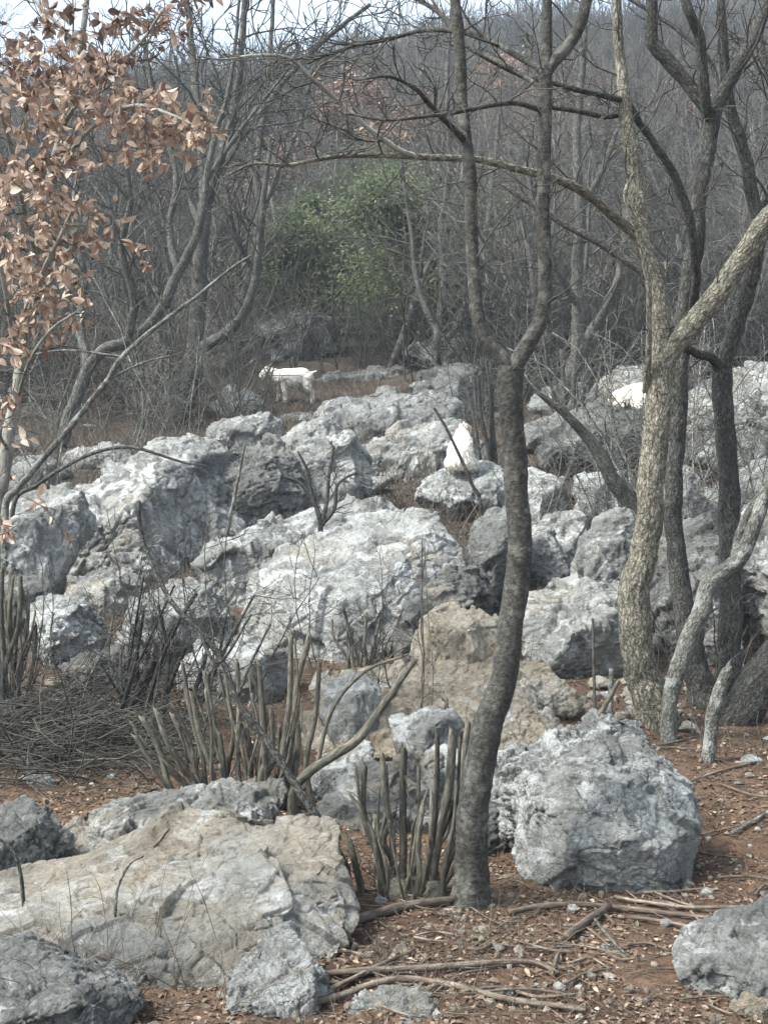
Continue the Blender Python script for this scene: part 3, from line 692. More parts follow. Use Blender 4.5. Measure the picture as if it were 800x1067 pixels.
traced_tree('bare_tree', 'slim dark ridged tree forking in two, nearest tree standing beside the big mottled boulder', 4.9,
  [(489, 936, 20), (490, 915, 17.5), (492, 880, 16.5), (497, 825, 15.5), (508, 770, 15), (521, 720, 14), (531, 670, 13.2), (538, 620, 12.8), (540, 560, 12.4), (538, 500, 12.2), (535, 450, 12), (532, 405, 13), (533, 384, 14)],
  [([(532, 392, 7.7), (522, 374, 8.2), (509, 358, 7.3), (498, 335, 6.9), (493, 290, 6.9), (491, 240, 6.5), (490, 190, 6.5), (485, 140, 6.2), (480, 80, 6.0), (476, 30, 5.7), (472, -30, 5.2), (466, -120, 4.3)], (10, .35, 1)),
   ([(533, 392, 7.7), (541, 373, 8.6), (551, 355, 8.2), (562, 330, 7.7), (567, 290, 7.2), (566, 240, 6.9), (565, 190, 6.9), (567, 140, 6.9), (568, 78, 6.9), (570, 30, 5.2), (571, -40, 4.7), (572, -120, 4.3)], (9, .35, 1)),
   ([(567, 82, 5.6), (575, 68, 6.5), (591, 50, 6.4), (604, 28, 6.0), (612, -8, 5.6), (618, -80, 5.2)], (5, .4, 1)),
   ([(566, 74, 3.4), (545, 62, 3.1, .1), (512, 43, 2.8, .2), (480, 33, 2.6, .3), (440, 32, 2.2, .4), (400, 42, 2.0, .5), (360, 50, 1.5, .6), (320, 66, 1.2, .7)], (12, .55, 2)),
   ([(565, 115, 2.9), (535, 107, 2.6, -.1), (500, 112, 2.4, -.2), (470, 118, 2.1, -.25), (430, 123, 1.8, -.3), (400, 125, 1.4, -.3), (360, 118, 1.0, -.3)], (8, .35, 1)),
   ([(563, 92, 2.6, 0), (540, 76, 2.4, .1), (515, 62, 2.2, .2), (485, 47, 2.0, .3), (462, 20, 1.7, .4), (440, -20, 1.4, .5)], (8, .35, 1)),
   ([(485, 148, 3.6), (466, 128, 3.1, -.1), (445, 106, 2.6, -.2), (432, 92, 2.2, -.25), (405, 80, 1.5, -.3), (370, 84, 1.0, -.4)], (8, .3, 1)),
   ([(478, 40, 3.1), (462, 18, 2.6, .1), (440, 2, 2.2, .2), (400, -20, 1.7, .3)], (6, .35, 1))],
  'bark_near', ringed, sides=56, seed=1, flare=1.15)
traced_tree('bare_tree', 'tall tan tree with furrowed bark and a pale side branch reaching over the clearing', 7.5,
  [(690, 772, 23), (682, 745, 20), (671, 710, 17), (662, 665, 16), (661, 630, 15.5), (669, 580, 14), (677, 530, 13), (681, 490, 13), (684, 440, 13.3), (687, 402, 14), (689, 376, 15)],
  [([(688, 384, 11), (690, 355, 9.6), (688, 315, 9), (678, 275, 9.2), (667, 245, 9.4), (664, 200, 9), (656, 145, 7.5), (648, 80, 6), (644, 45, 5.4), (642, 0, 5), (639, -80, 4.4)], (9, .7, 2)),
   ([(690, 384, 12), (698, 366, 11.5), (712, 346, 11), (728, 326, 11), (752, 300, 11), (776, 264, 10.6), (800, 228, 10.4), (845, 180, 10), (900, 100, 9)], (5, .6, 1)),
   ([(668, 250, 5.5), (655, 240, 5.6, -.03), (640, 227, 5.4, -.1), (618, 207, 5, -.2), (598, 194, 4.8, -.3), (566, 182, 4.3, -.4), (540, 176, 4, -.5), (500, 167, 3.6, -.6), (430, 164, 3.3, -.8), (390, 162, 2.9, -.9), (350, 163, 2.5, -1.), (300, 172, 2, -1.2), (264, 171, 1.6, -1.3), (232, 185, 1.2, -1.4)], (14, .6, 1)),
   ([(436, 164, 2.8, -.8), (418, 158, 3, -.85), (400, 146, 3, -.9), (376, 126, 2.8, -.95), (350, 103, 2.6, -1), (325, 82, 2.5, -1.1), (310, 66, 2.1, -1.15), (293, 58, 1.8, -1.2), (262, 58, 1.6, -1.3), (232, 62, 1.2, -1.4), (205, 58, .9, -1.5)], (9, .45, 1), 'bark_light'),
   ([(325, 82, 1.6, -1.1), (335, 68, 1.4, -1.1), (352, 58, 1.2, -1.1), (372, 40, 1, -1.1)], (5, .3, 1)),
   ([(672, 408, 4), (675, 370, 3.3, -.1), (676, 330, 3.1, -.15), (674, 290, 3, -.2), (664, 240, 2.8, -.25), (651, 204, 2.4, -.3), (660, 180, 2, -.3)], (4, .3, 0))],
  'bark_tan', furrowed, sides=48, seed=2, flare=1.2, twig_mat='twig')
traced_tree('bare_tree', 'dark twisting tree close behind the tan furrowed tree', 8.1,
  [(742, 752, 20), (735, 725, 16), (727, 698, 13.5), (716, 650, 11), (707, 605, 10.5), (702, 560, 9.3), (702, 500, 9.4), (704, 450, 9.4), (707, 400, 9.2), (711, 350, 9), (717, 300, 9), (723, 250, 9), (728, 200, 9), (736, 150, 9), (744, 116, 9.5)],
  [([(743, 124, 8), (752, 98, 7.2), (764, 77, 7), (777, 55, 6.6), (788, 35, 6), (797, 5, 5.6), (806, -60, 5)], (10, .75, 2)),
   ([(742, 124, 7), (730, 106, 7.2), (715, 86, 7), (698, 66, 7.4), (684, 50, 7.6), (679, 38, 7), (678, 0, 6), (677, -60, 5.5)], (6, .6, 1)),
   ([(738, 130, 6), (734, 100, 5.6, -.1), (730, 66, 5.6, -.15), (728, 38, 5.4, -.2), (714, 2, 5, -.25), (704, -60, 4)], (7, .6, 1)),
   ([(720, 330, 5), (725, 290, 4.8, -.2), (722, 255, 4.7, -.3), (716, 218, 4.6, -.35), (700, 180, 4.3, -.4), (682, 150, 4, -.45), (666, 128, 3.7, -.5), (652, 107, 3.5, -.6), (622, 98, 3, -.7), (580, 88, 2.6, -.9), (540, 78, 2.2, -1.1), (490, 52, 1.8, -1.3)], (10, .55, 2)),
   ([(712, 360, 5.5), (700, 330, 5.5, .2), (688, 300, 5.5, .3), (676, 288, 5.2, .35), (640, 262, 4.6, .4), (600, 240, 4.2, .5), (560, 216, 3.4, .6), (520, 190, 2.6, .7)], (9, .6, 1)),
   ([(653, 118, 3, -.55), (630, 121, 3, -.6), (600, 115, 2.8, -.7), (574, 112, 2.4, -.75)], (4, .4, 1)),
   ([(748, 105, 3, 0), (742, 70, 2.6, .1), (722, 45, 2.3, .2), (690, 20, 2.2, .3), (650, -5, 2, .4)], (6, .6, 1))],
  'bark_grey', plain, sides=36, seed=3, flare=1.2)
traced_tree('bare_tree', 'straight dark trunk forking at shoulder height, rooted under the stepped grey rocks', 8.3,
  [(758, 712, 14), (759, 690, 12.5), (760, 640, 11.8), (760, 560, 11.2), (758, 500, 10.8), (755, 450, 10.4), (752, 405, 10.5), (751, 380, 11)],
  [([(752, 388, 8), (758, 362, 8.5), (767, 338, 8.2), (777, 305, 8), (785, 276, 7.5), (790, 240, 7), (786, 210, 6.8), (778, 175, 6.6), (768, 138, 6.3), (760, 108, 6), (754, 70, 5), (752, 20, 4.5), (748, -50, 4)], (10, .6, 1)),
   ([(750, 388, 6), (741, 374, 5, -.1), (725, 368, 4.5, -.2), (708, 355, 4, -.3), (697, 340, 3.2, -.35)], (4, .4, 1)),
   ([(790, 245, 4, 0), (806, 190, 4, .1), (815, 140, 3.6, .2), (800, 80, 3, .3), (790, 30, 2.6, .4)], (9, .7, 2))],
  'bark_grey', plain, sides=36, seed=4)
traced_tree('slanting_tree', 'pale smooth stem slanting away from the foot of the tan furrowed tree', 7.25,
  [(697, 742, 8), (702, 712, 8.5), (709, 688, 9), (717, 662, 9), (727, 640, 9.4), (735, 613, 8.6), (750, 597, 8.6), (768, 583, 8.4), (779, 565, 7.8), (788, 540, 7.4), (802, 508, 7), (835, 460, 6.5), (880, 380, 6)],
  [([(764, 590, 4, .05), (768, 568, 4.6, .1), (777, 540, 4.6, .12), (790, 518, 4.4, .15), (806, 496, 4.2, .2), (850, 430, 4, .3)], (4, .4, 1))],
  'bark_pale', plain, twig=(4, .4, 1), seed=5, sides=30)
traced_tree('leaning_tree', 'thick grey-brown trunk leaning out of the picture behind the broken stump', 7.7,
  [(752, 764, 20), (768, 745, 21), (785, 722, 21), (802, 694, 19.5), (835, 645, 18), (880, 570, 17), (930, 470, 15)], [], 'bark_grey', plain, seed=6, sides=36)
def dead_stem(name, label, d, rows, mat='shoot', cat='dead stem', group=None, limbs=(), twig=(4, .2, 0), cut=False, seed=0, bark=plain):
    return traced_tree(name, label, d, rows, list(limbs), mat, bark, twig=twig, cat=cat, group=group, seed=seed, sides=20, trunk_name='stem', limb_name='branch', twig_tint=(.3, .7))
dead_stem('broken_stump', 'thin broken tree stump with a snapped flat top, in front of the leaning trunk', 6.8,
  [(733, 826, 7.5), (736, 800, 7), (740, 765, 7.2), (742, 742, 7), (748, 722, 6.8), (756, 703, 6.2), (760, 696, 4)], 'bark_pale', 'stump', limbs=[[(742, 760, 2.5), (752, 742, 2), (762, 728, 1.6)]], seed=7)
dead_stem('dead_tree', 'dead broken trunk leaning across the rocks, its thin end in the air', 10.3,
  [(668, 555, 9), (655, 525, 8.6), (640, 500, 8), (624, 474, 7), (607, 450, 5.6), (590, 432, 4.6), (572, 418, 3.6), (560, 409, 2.2)], 'bark_grey', 'dead trunk', seed=8)
# the copper-leaved tree and the stems beside it
LEAFP = []
copper = traced_tree('copper_leaved_tree', 'pale-stemmed tree still hung with dry copper-brown leaves', 7.0,
  [(-6, 545, 7), (2, 505, 7), (8, 460, 6.6), (17, 415, 6), (22, 380, 5.6), (29, 330, 5), (38, 270, 4.6), (50, 200, 4.2), (66, 130, 3.8), (82, 60, 3.2), (92, -10, 2.8), (100, -80, 2.4)],
  [([(50, 200, 3), (70, 165, 2.6, -.2), (100, 130, 2.3, -.4), (140, 110, 2, -.6), (175, 118, 1.6, -.8), (205, 132, 1.2, -.9)], (8, .35, 1)),
   ([(66, 130, 2.6), (90, 96, 2.3, -.2), (120, 70, 2, -.3), (150, 40, 1.7, -.4), (170, 10, 1.4, -.5)], (8, .3, 1)),
   ([(38, 268, 2.6), (24, 215, 2.4, -.3), (10, 150, 2.2, -.5), (-6, 90, 2, -.7)], (8, .35, 1)),
   ([(29, 330, 2.6), (44, 285, 2.3, -.4), (66, 240, 2, -.6), (84, 200, 1.6, -.8)], (8, .3, 1)),
   ([(22, 380, 2.4), (10, 330, 2.2, -.4), (0, 270, 2, -.6), (-12, 200, 2, -.7)], (8, .35, 1)),
   ([(14, 430, 2), (30, 380, 1.8, -.5), (52, 345, 1.5, -.7), (80, 325, 1.2, -.8)], (5, .22, 1)),
   ([(8, 468, 2), (-6, 440, 2, -.6), (-12, 400, 1.8, -.9), (0, 365, 1.6, -1)], (5, .25, 1)),
   ([(82, 60, 2.4), (66, 30, 2.2, .2), (40, 5, 1.8, .3), (20, -30, 1.6, .4)], (8, .35, 1))],
  'bark_light', plain, seed=9, sides=22, cat='tree')
def leaves(mb, Pn, D, N, L, tint, wide=.48, curl=.5, droop=0.0):
    """bent leaf blades: n positions, directions, normals, lengths"""
    n = len(Pn); D = D / np.linalg.norm(D, axis=1)[:, None]
    S = np.cross(D, N); S /= np.linalg.norm(S, axis=1)[:, None] + 1e-9; N = np.cross(S, D)
    prof = [(0., .06), (.28, .82), (.6, 1.), (.85, .62), (1., .05)]
    V = np.zeros((n, 15, 3), np.float32)
    for k, (t, w) in enumerate(prof):
        cen = Pn + D * (L * t)[:, None] + N * (curl * L * (t * t) * -.45)[:, None]
        hw = (L * w * wide * .5)[:, None]
        V[:, k * 3] = cen - S * hw + N * hw * .45; V[:, k * 3 + 1] = cen; V[:, k * 3 + 2] = cen + S * hw + N * hw * .45
    q = []
    for k in range(4):
        a = k * 3; q += [(a, a + 1, a + 4, a + 3), (a + 1, a + 2, a + 5, a + 4)]
    Q = (np.array(q)[None] + (np.arange(n) * 15)[:, None, None]).reshape(-1, 4)
    mb.add(V.reshape(-1, 3), Q, None, np.repeat(tint, 15))
rng = np.random.default_rng(21)
lm = MB(); 
BL = [(55, 55, 62, 55, 330), (20, 130, 60, 60, 250), (95, 95, 45, 40, 150), (62, 165, 46, 60, 210), (30, 230, 42, 48, 230), (70, 250, 34, 46, 150), (18, 300, 30, 40, 140), (60, 305, 22, 26, 50),
      (160, 118, 36, 28, 130), (178, 150, 34, 20, 90), (142, 140, 24, 34, 60), (150, 30, 34, 32, 80), (215, 132, 22, 9, 34), (196, 122, 26, 14, 40), (185, 20, 22, 22, 24), (120, 20, 26, 20, 40), (152, 270, 12, 14, 16), (14, 345, 26, 30, 60), (58, 345, 34, 20, 50), (4, 410, 14, 30, 40), (14, 540, 30, 20, 26), (48, 535, 16, 12, 8), (2, 480, 8, 30, 12), (110, 60, 26, 22, 50), (105, 195, 16, 30, 26), (120, 235, 8, 12, 4)]
tw2 = MB()
for (bx, by, rx, ry, cnt) in BL:
    cnt = int(cnt * 1.45); nc = max(3, cnt // 12)
    for c in range(nc):
        a, rr = rng.uniform(0, 2 * math.pi), math.sqrt(rng.random())
        d = 6.6 + rng.normal() * .35
        p0 = P(bx + rx * rr * math.cos(a), by + ry * rr * math.sin(a), d)
        dr = rng.normal(size=3) + np.array([0, 0, .1])
        tp, tr_ = walk(rng, p0 - dr / np.linalg.norm(dr) * .06, dr, .19, .0022, .0012, 5, .25)
        tube(tw2, tp, tr_, 4, tint=.4, cap=False)
        k = max(2, int(cnt / nc + rng.normal() * 1.5))
        f = rng.random(k) * 4.99; i0 = f.astype(int)
        pp = tp[i0] + (tp[i0 + 1] - tp[i0]) * (f - i0)[:, None]
        D = rng.normal(size=(k, 3)) * .8 + (tp[-1] - tp[0]) / .19 + np.array([0, 0, -.6])
        leaves(lm, pp, D, rng.normal(size=(k, 3)) + np.array([0, -.4, .6]), rng.uniform(.036, .070, k), np.clip(rng.normal(.52 + (.16 if by > 90 else -.16), .26, k), 0, 1), wide=rng.uniform(.42, .6), curl=rng.uniform(.3, 1.3))
lm.build('foliage', M['copper'], copper); tw2.build('leafy_twigs', M['twig'], copper)  # second mesh: the short twigs carrying the leaves
dead_stem('bare_sapling', 'long straight pale stem leaning up from the whitish rock at the picture edge', 10.2,
  [(6, 532, 3.82), (18, 510, 3.56), (40, 484, 3.31), (80, 436, 3.18), (112, 396, 2.92), (128, 372, 2.67), (162, 341, 2.42), (206, 308, 1.98), (238, 282, 1.55), (262, 266, 1.12)], 'bark_pale', 'stem', limbs=[[(112, 396, 1.53), (150, 378, 1.14), (190, 368, 0.83)], [(60, 460, 1.27), (42, 425, 1.01), (22, 400, 0.77)], [(176, 332, 1.27), (160, 300, 1.14), (146, 282, 0.89)], [(128, 372, 1.27), (70, 365, 1.01), (20, 372, 0.77)]], twig=(4, .35, 1), seed=10)
dead_stem('arching_sapling', 'thin dark stem arching over the large pale crag from its foot', 10.4,
  [(14, 530, 2.45), (40, 505, 2.24), (70, 485, 2.04), (104, 470, 1.90), (135, 466, 1.77), (165, 473, 1.50), (192, 482, 1.22), (216, 486, 0.88)], 'bark_mid', 'stem', seed=11, twig=(3, .2, 0))
traced_tree('bare_tree', 'smooth grey forked tree standing behind the large pale crag', 20.,
  [(178, 455, 14), (188, 430, 11.5), (197, 400, 10.5), (203, 370, 9.4), (206, 330, 8.6), (208, 290, 8), (210, 250, 7.6), (214, 212, 7)],
  [([(214, 216, 5.4), (211, 165, 5, .3), (206, 110, 4.4, .6), (200, 50, 3.6, .9), (192, -20, 3, 1.1)], (12, 1.9, 2)),
   ([(214, 216, 5.4), (226, 180, 5, -.3), (238, 140, 4.6, -.5), (247, 100, 4.2, -.6), (252, 50, 3.6, -.7), (256, -20, 3, -.8)], (12, 1.9, 2)),
   ([(204, 366, 6.5), (218, 358, 6, -.3), (238, 346, 5.8, -.5), (256, 322, 5, -.7), (267, 285, 4.4, -.8), (272, 248, 3.8, -.9), (275, 205, 3, -1), (282, 150, 2.2, -1)], (11, 1.4, 2)),
   ([(228, 185, 4), (246, 150, 3.8, .3), (272, 118, 3.4, .6), (300, 80, 3, .8), (340, 40, 2.6, 1), (385, 5, 2, 1.2)], (12, 1.7, 2)),
   ([(210, 240, 4), (196, 200, 3.6, .4), (176, 150, 3.2, .7), (160, 100, 2.8, .9), (150, 40, 2.2, 1)], (11, 1.6, 2))],
  'bark_mid', plain, twig=(11, 1.6, 2), seed=12, sides=24, flare=1.15, trunk_twigs=5)
traced_tree('bare_tree', 'crooked dark tree leaning diagonally in the brush beside the smooth grey forked tree', 17.,
  [(52, 500, 8), (64, 460, 7), (78, 420, 6.4), (92, 384, 6.2), (110, 364, 6), (134, 356, 5.8), (160, 334, 5.6), (175, 308, 5.4), (186, 284, 5.0), (203, 250, 4.6), (212, 215, 4), (216, 180, 3.4), (226, 135, 2.8), (238, 95, 2.3), (246, 40, 1.8), (250, -20, 1.4)],
  [([(92, 384, 5), (84, 340, 4.6, .3), (88, 290, 4, .5), (76, 230, 3.4, .7), (84, 170, 2.8, .9)], (11, 1.4, 2)),
   ([(134, 356, 4.6), (140, 310, 4.2, -.3), (128, 260, 3.8, -.5), (136, 200, 3, -.7), (120, 140, 2.4, -.8)], (11, 1.4, 2)),
   ([(186, 284, 4), (176, 240, 3.6, .3), (184, 190, 3, .5), (170, 130, 2.4, .7)], (11, 1.4, 2)),
   ([(214, 190, 2.6), (240, 150, 2.2, .3), (270, 110, 1.7, .5), (310, 60, 1.3, .6)], (10, 1.1, 1))],
  'bark_mid', plain, twig=(11, 1.4, 2), seed=13, sides=22)
traced_tree('bare_tree', 'slender dark tree whose bent stem rises beside the sunlit-green evergreen bush', 24.,
  [(232, 400, 5), (238, 360, 5), (250, 320, 4.6), (262, 280, 4.4), (270, 230, 4), (268, 170, 3.6), (276, 110, 3), (282, 50, 2.4), (286, -20, 2)],
  [[(270, 230, 3), (290, 180, 2.6, .4), (312, 130, 2.2, .7), (326, 70, 1.8, .9)], [(262, 280, 3), (244, 240, 2.6, -.4), (236, 190, 2, -.6)]], 'bark_mid', plain, twig=(12, 1.5, 1), seed=14, sides=16)
traced_tree('bare_tree', 'leaning grey tree behind the slim dark tree, rising from the blocky rock wall', 18.,
  [(580, 432, 9), (590, 400, 8), (600, 372, 7.4), (602, 330, 6.6), (600, 280, 6), (604, 220, 5.2), (600, 150, 4.4), (606, 80, 3.6), (610, 0, 3)],
  [[(600, 372, 5), (618, 340, 4.6, .4), (640, 300, 4, .6), (652, 240, 3.4, .8), (660, 170, 2.6, 1)], [(602, 320, 4), (580, 280, 3.6, -.4), (560, 230, 3, -.6), (548, 170, 2.4, -.7)], [(604, 220, 3.4), (630, 170, 3, .4), (650, 110, 2.4, .6)]], 'bark_mid', plain, twig=(12, 1.3, 1), seed=15, sides=20)
traced_tree('bare_tree', 'thin grey tree with several upright stems beyond the dark rounded rock', 25.,
  [(452, 395, 5), (456, 350, 4.6), (462, 300, 4.2), (460, 240, 3.6), (468, 170, 3), (466, 90, 2.2), (470, 10, 1.8)],
  [[(454, 372, 4), (480, 330, 3.6, .4), (500, 270, 3, .6), (512, 200, 2.4, .8), (520, 120, 2, 1)], [(456, 350, 3.6), (436, 300, 3, .4), (428, 240, 2.4, .6), (418, 170, 2, .8)]], 'bark_mid', plain, twig=(12, 1.6, 1), seed=16, sides=14)
# ------------------------------------------------------------------ coppice stumps: many cut shoots from one root
def shoot_bark(b, r):
    return .05 * fbm(b * np.array([60, 60, 12.]), 3, .6) + .35 * np.clip(pn(b * np.array([14, 14, 16.]) + 20) - .36, 0, 1)
def coppice(name, label, d, base, shoots, mat='shoot', spread=.0, cat='coppice stump'):
    rng = np.random.default_rng(int(base[0]))
    b = hit(*base); b = P(base[0], base[1], d); b[2] = hz(b[0], b[1])
    t = thing(name, b, label, cat)
    mb = MB()                                       # the knotted root stool they grow from
    for k in range(6):
        q = b + np.array([rng.normal() * .05, rng.normal() * .04, 0])
        tube(mb, [q - [0, 0, .10], q - [0, 0, .02], q + [rng.normal() * .03, 0, .05], q + [rng.normal() * .03, 0, .07]], [.07, .06, .045, .015], 14, plain)
    mb.build('stool', M[mat], t)
    w0 = min(q[0] for q in shoots); w1 = max(q[0] for q in shoots); extra = []
    for k in range(int(len(shoots) * (1.5 if d < 9 else .3))):         # thinner sprouts of the same root
        q = shoots[rng.integers(len(shoots))]
        extra.append((q[0] + rng.normal() * 12, q[1] + abs(rng.normal()) * 22, q[2] + rng.normal() * 8, q[3], q[4] * rng.uniform(.35, .7), rng.normal() * .14))
    tw = MB()
    for (tx, ty, bx, by, r, *o) in list(shoots) + extra:
        dd = o[0] if o else rng.normal() * .08
        lo = P(bx, by, d + dd * .5); lo[2] = min(lo[2], hz(lo[0], lo[1]) + .02) - .03; hi = P(tx, ty, d + dd)
        m1 = lo * .66 + hi * .34 + rng.normal(size=3) * .020; m2 = lo * .33 + hi * .67 + rng.normal(size=3) * .016
        R0 = r / F * d * .60
        c = crom(np.array([[*lo, R0 * 1.25], [*m1, R0 * 1.08], [*m2, R0], [*hi, R0 * .9]]), .02)
        mb = MB(); tube(mb, c[:, :3], c[:, 3], 14, shoot_bark, rng.uniform(.1, .95), True, rng.uniform(0, 50), obl=rng.uniform(.6, 2.2))
        mb.build('shoot', M[mat], t)
        if rng.random() < .75: twigs(tw, rng, c[:, :3], c[:, 3] * .5, rng.integers(1, 4), .022 * d, 1, rmin=.0004 * d, ang=(20, 60), tint=(.1, .6))
    if tw.n: tw.build('side_twigs', M['twig'], t)  # fine twigs on the shoots
    return t
coppice('coppice_stump', 'wide fan of cut grey-green shoots standing behind the broad corner slab', 6.0, (243, 812),
  [(303, 663, 288, 775, 5), (322, 665, 298, 800, 5.6), (333, 690, 329, 790, 4.4), (270, 690, 280, 806, 5), (247, 688, 254, 812, 4.6), (148, 747, 200, 818, 5), (164, 741, 210, 820, 5.4), (180, 744, 222, 822, 5), (214, 702, 240, 815, 5.2),
   (200, 722, 226, 818, 4.6), (255, 755, 262, 816, 6), (238, 730, 246, 816, 4.6), (228, 762, 240, 818, 5), (190, 690, 216, 812, 3.6), (283, 740, 272, 812, 5.2), (300, 752, 290, 812, 6.4), (262, 700, 266, 810, 3.8), (312, 720, 300, 806, 4.2), (176, 770, 208, 822, 4.4)])
coppice('coppice_stump', 'tight clump of dark cut shoots beside the foot of the slim dark tree', 5.0, (425, 918),
  [(380, 796, 399, 916, 6), (398, 784, 406, 912, 5.2), (421, 779, 417, 912, 6.4), (472, 763, 446, 908, 8.4), (488, 752, 450, 890, 6.4, .12), (476, 815, 462, 934, 4, -.1), (362, 872, 378, 918, 6, .05), (440, 842, 430, 912, 4.6), (450, 826, 436, 912, 4.2), (410, 850, 412, 914, 5), (390, 850, 396, 916, 4.6, .1), (500, 775, 455, 880, 4.6, .2), (436, 800, 424, 908, 3.4, .15)])
coppice('coppice_stump', 'short clump of cut shoots at the picture edge under the rounded grey boulder', 7.6, (10, 695),
  [(3, 590, 6, 690, 4.4), (12, 594, 10, 695, 4.6), (22, 600, 14, 695, 4.2), (30, 618, 18, 698, 3.6), (-6, 600, 2, 695, 4.4), (38, 650, 24, 698, 3), (16, 640, 12, 696, 4)])
coppice('coppice_stump', 'thin stump sprouts in front of the big bright white slab', 8.4, (374, 695),
  [(358, 633, 372, 693, 2.8), (346, 645, 366, 694, 2.4), (382, 640, 378, 694, 3), (396, 645, 384, 694, 2.6), (368, 655, 372, 694, 3), (390, 662, 382, 694, 2.2)])
coppice('coppice_stump', 'tall upright sprouts behind the sitting white goat', 14.0, (518, 486),
  [(498, 395, 512, 484, 3), (512, 402, 518, 486, 3.6), (528, 400, 522, 486, 3.4), (490, 420, 508, 486, 2.6), (540, 425, 526, 486, 3), (506, 375, 516, 484, 2.4), (533, 380, 522, 484, 2.4)], mat='bark_grey')
coppice('coppice_stump', 'cluster of upright stems beside the grey rock sheltering the hidden goat', 17.0, (592, 430),
  [(585, 365, 590, 428, 4), (602, 352, 595, 428, 4), (614, 372, 600, 428, 3.4), (574, 375, 584, 428, 3), (626, 380, 606, 428, 3), (566, 350, 586, 428, 2.6)], mat='bark_grey')
coppice('coppice_stump', 'two short broken sprouts on the ochre shelf beside the slim dark tree', 6.9, (458, 782),
  [(466, 728, 457, 782, 3), (449, 744, 455, 782, 2.6), (440, 560, 437, 760, 1.2)])
# dark dead brush left of the fan of shoots
t = thing('dead_brush', P(160, 748, 7.2) * [1, 1, 0] + [0, 0, hz(*P(160, 748, 7.2)[:2])], 'dark tangle of dead brush in front of the half hidden grey rock', 'brush')
rng = np.random.default_rng(33); tw = MB()
for k, (tx, ty, r) in enumerate([(150, 636, 3), (165, 630, 3.4), (176, 655, 3), (138, 650, 2.6), (126, 672, 2.6), (190, 640, 3), (205, 618, 4), (118, 640, 2), (150, 600, 1.8), (182, 610, 2), (222, 650, 3), (236, 640, 2.4), (104, 690, 2), (160, 660, 3), (142, 690, 3), (196, 670, 3), (265, 620, 2.4)]):
    lo = P(150 + rng.normal() * 22 + (tx - 165) * .25, 752 + rng.normal() * 5, 7.2 + rng.normal() * .15); lo[2] = hz(lo[0], lo[1]) - .03
    hi = P(tx, ty, 7.2 + rng.normal() * .25); mid = (lo + hi) / 2 + rng.normal(size=3) * .04; R0 = r / F * 7.2
    c = crom(np.array([[*lo, R0], [*mid, R0 * .85], [*hi, R0 * .5]]), .03); mb = MB()
    tube(mb, c[:, :3], c[:, 3], 9, plain, .3); mb.build('stem', M['bark_grey'], t)
    twigs(tw, rng, c[:, :3], c[:, 3], 7, .36, 1, rmin=.0024, tint=(.1, .5), ang=(30, 80))
tw.build('side_twigs', M['twig'], t)  # twigs of all the dead stems together
# single stems
dead_stem('arching_sapling', 'long bent bare stem curving up from the slim dark tree past the dead brush', 5.0,
  [(358, 912, 7), (352, 892, 5.6), (338, 866, 5), (318, 834, 4.4), (292, 792, 3.9, .05), (268, 757, 3.6, .1), (247, 728, 3.3, .15), (232, 690, 3, .2), (205, 655, 2.8, .25), (184, 634, 2.6, .3), (166, 604, 2.4, .35), (152, 572, 2.2, .4), (146, 545, 2, .4), (145, 522, 2.4, .4)], 'bark_grey', 'stem', seed=20,
  limbs=[[(205, 655, 1.8, .25), (228, 690, 1.6, .1), (262, 640, 1.2, .1)], [(247, 728, 1.6, .15), (262, 690, 1.4, .2), (282, 650, 1.1, .25)]], twig=(3, .2, 0))
dead_stem('cut_branch', 'smooth bent branch rising toward the slim dark tree from the fan of cut shoots', 5.8,
  [(305, 830, 5), (322, 806, 5), (345, 790, 5.2), (370, 773, 5), (388, 750, 4.4), (404, 728, 4), (418, 708, 3.6), (434, 686, 3)], 'shoot', 'branch', seed=21, limbs=[[(330, 800, 2.6), (346, 740, 2.2), (380, 700, 1.8), (425, 682, 1.4)]], twig=(3, .2, 0))
dead_stem('thin_stick', 'thin bare stem crossing in front of the sitting white goat', 12.6,
  [(500, 522, 2), (492, 505, 1.9), (478, 474, 1.7), (464, 445, 1.5), (452, 425, 1.2)], 'bark_grey', 'stem', seed=22)
dead_stem('thin_stick', 'thin upright stick in front of the big overhanging block, standing in the rubble', 7.6,
  [(620, 750, 1.8), (619, 720, 1.7), (618, 680, 1.5), (617, 645, 1.2)], 'shoot', 'stick', seed=23)
dead_stem('thin_stick', 'short pale stick standing in the rubble beside the tan furrowed tree', 7.5,
  [(634, 745, 3), (635, 725, 3), (636, 697, 2.6)], 'bark_pale', 'stick', seed=24)
dead_stem('thin_stick', 'slanting stick propped on the big mottled boulder', 6.0,
  [(610, 770, 2.8), (622, 748, 2.7), (634, 728, 2.4), (644, 709, 2)], 'shoot', 'stick', seed=25)
dead_stem('thin_stick', 'thin pale stem rising from the large pale crag before the dark rock wall', 11.4,
  [(228, 592, 2.2), (236, 560, 2), (243, 525, 1.8), (250, 490, 1.6), (256, 460, 1.2)], 'bark_pale', 'stem', seed=26)
dead_stem('small_shrub', 'small bare forked shrub growing on the long pale slab', 10.2,
  [(334, 552, 3), (333, 540, 2.8), (326, 520, 2.4), (312, 503, 2), (296, 496, 1.5)], 'bark_grey', 'shrub', seed=27,
  limbs=[([(334, 550, 2.6), (340, 525, 2.2), (343, 495, 1.8), (348, 465, 1.3)], (7, .25, 1)), ([(335, 548, 2.4), (348, 530, 2), (352, 505, 1.6), (372, 492, 1.2)], (6, .25, 1)), ([(326, 520, 1.8), (320, 490, 1.5), (310, 470, 1)], (5, .2, 1))], twig=(5, .25, 1))
